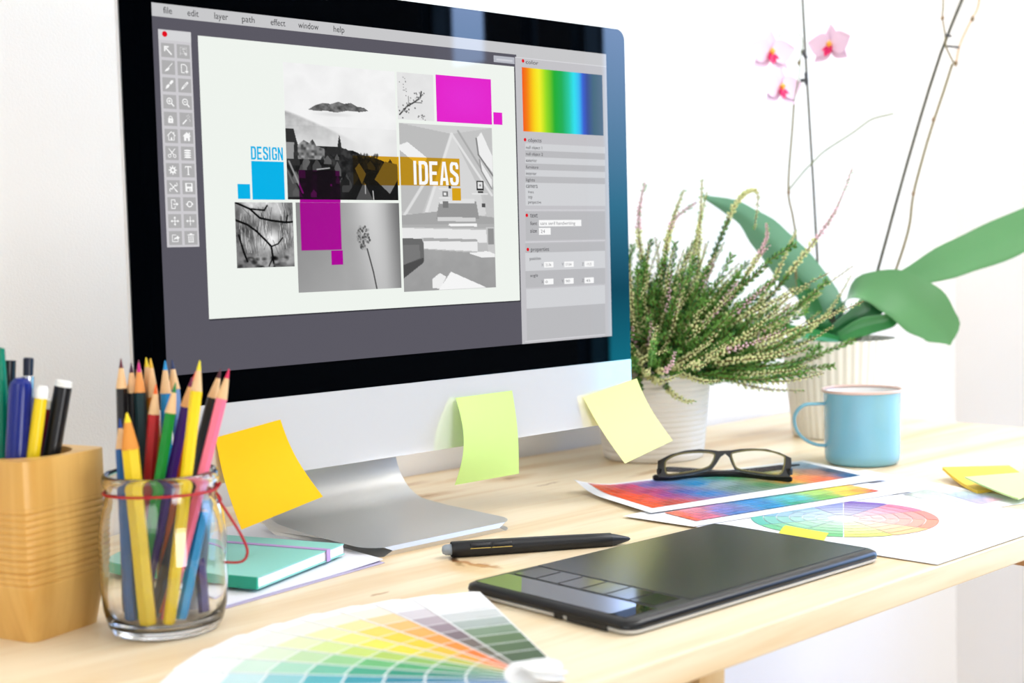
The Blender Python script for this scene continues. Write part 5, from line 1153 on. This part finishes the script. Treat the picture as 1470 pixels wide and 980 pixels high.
sline('flower_stem', [(1367, 92), (1355, 130), (1340, 175), (1325, 225), (1311, 280), (1304, 330), (1283, 395), (1250, 470), (1220, 490)], .0017, stem_m, .005)
sline('flower_stem', [(1354, -30), (1354, 10), (1353, 25), (1357, 50), (1358, 66), (1364, 80), (1370, 92)], .0012, stem_m, .0)
sline('flower_stem', [(1408, -20), (1404, 10), (1396, 26), (1384, 50), (1377, 68), (1373, 88)], .0011, tan_m, .0)
sline('flower_stem', [(1140, 145), (1147, 110), (1149, 85), (1152, 60), (1146, 48), (1136, 42), (1122, 48), (1118, 55)], .0007, mat('green_stem', (120, 128, 92), .55), -.005)
for (x, y) in ((1372, 91), (1353, 26), (1396, 27), (1132, 276), (1340, 172), (1311, 278), (1147, 90)):
    bm = bmesh.new(); octa(bm, A_(x, y, -.002), .0032, V(0, 0, 1), 1.4); obj('stem_node', bm, mat('node_brown', (130, 105, 70), .7), orc)
for (x0, y0, x1, y1) in ((1151, 72, 1158, 84), (1149, 115, 1160, 116), (1157, 104, 1158, 122), (1360, 66, 1377, 68), (1357, 50, 1366, 52)):
    bm = bmesh.new(); tube(bm, [A_(x0, y0, -.003), A_(x1, y1, -.003)], .0024 if x0 < 1300 else .0015, 8)
    obj('plant_clip', bm, mat('clip_dark', (60, 62, 66), .4), orc)
pet = mat('orchid_petal', (240, 205, 226), .5, vary=(40, .04)); lipm = mat('orchid_lip', (226, 20, 100), .45); colm = mat('orchid_column', (248, 176, 60), .45)
def petal(bm, c, ang, ln, w, tx, ty, nrm, cup=.12):
    n_ = 8; d_ = tx * math.cos(ang) + ty * math.sin(ang); s_ = -tx * math.sin(ang) + ty * math.cos(ang); rows = []
    for i in range(n_ + 1):
        t = i / n_; hw = w * math.sin(PI * (t ** .8) * .97 + .05) ; rows.append([c + d_ * (ln * t) + s_ * (hw * a) + nrm * (cup * ln * (t * t) + .08 * w * (a * a)) for a in (-1, -.6, -.2, .2, .6, 1)])
    patch(bm, rows, 0, .0004, tuple(-nrm))
def flower(x, y, yaw, scale=1.0):
    c = A_(x, y, -.012); tx = (vr * math.cos(yaw) + vf * math.sin(yaw)).normalized(); ty = (vu).normalized(); nrm = tx.cross(ty).normalized()
    if nrm.dot(vf) > 0: nrm = -nrm
    bm = bmesh.new(); s_ = .030 * scale
    petal(bm, c + nrm * .0012, math.radians(15), s_ * 1.1, s_ * .52, tx, ty, nrm); petal(bm, c + nrm * .0012, math.radians(165), s_ * 1.1, s_ * .52, tx, ty, nrm)
    for a in (90, 215, 325): petal(bm, c - nrm * .001, math.radians(a), s_ * 1.0, s_ * .32, tx, ty, nrm, .05)
    f_ = obj('flower', bm, pet, orc, smooth=60, label='pale pink petals')
    bm = bmesh.new(); petal(bm, c + nrm * .004, math.radians(260), s_ * .48, s_ * .2, tx, ty, nrm, .5); petal(bm, c + nrm * .004, math.radians(215), s_ * .32, s_ * .11, tx, ty, nrm, .7); petal(bm, c + nrm * .004, math.radians(310), s_ * .32, s_ * .11, tx, ty, nrm, .7)
    obj('lip', bm, lipm, f_, smooth=60, label='magenta lip')
    bm = bmesh.new(); octa(bm, c + nrm * .005 + ty * .003 * scale, .0045 * scale, ty, 1.1); obj('column', bm, colm, f_, label='orange column')
flower(1106, 78, .35, 1.0); flower(1193, 67, -.75, .95); flower(1120, 128, .5, .95)
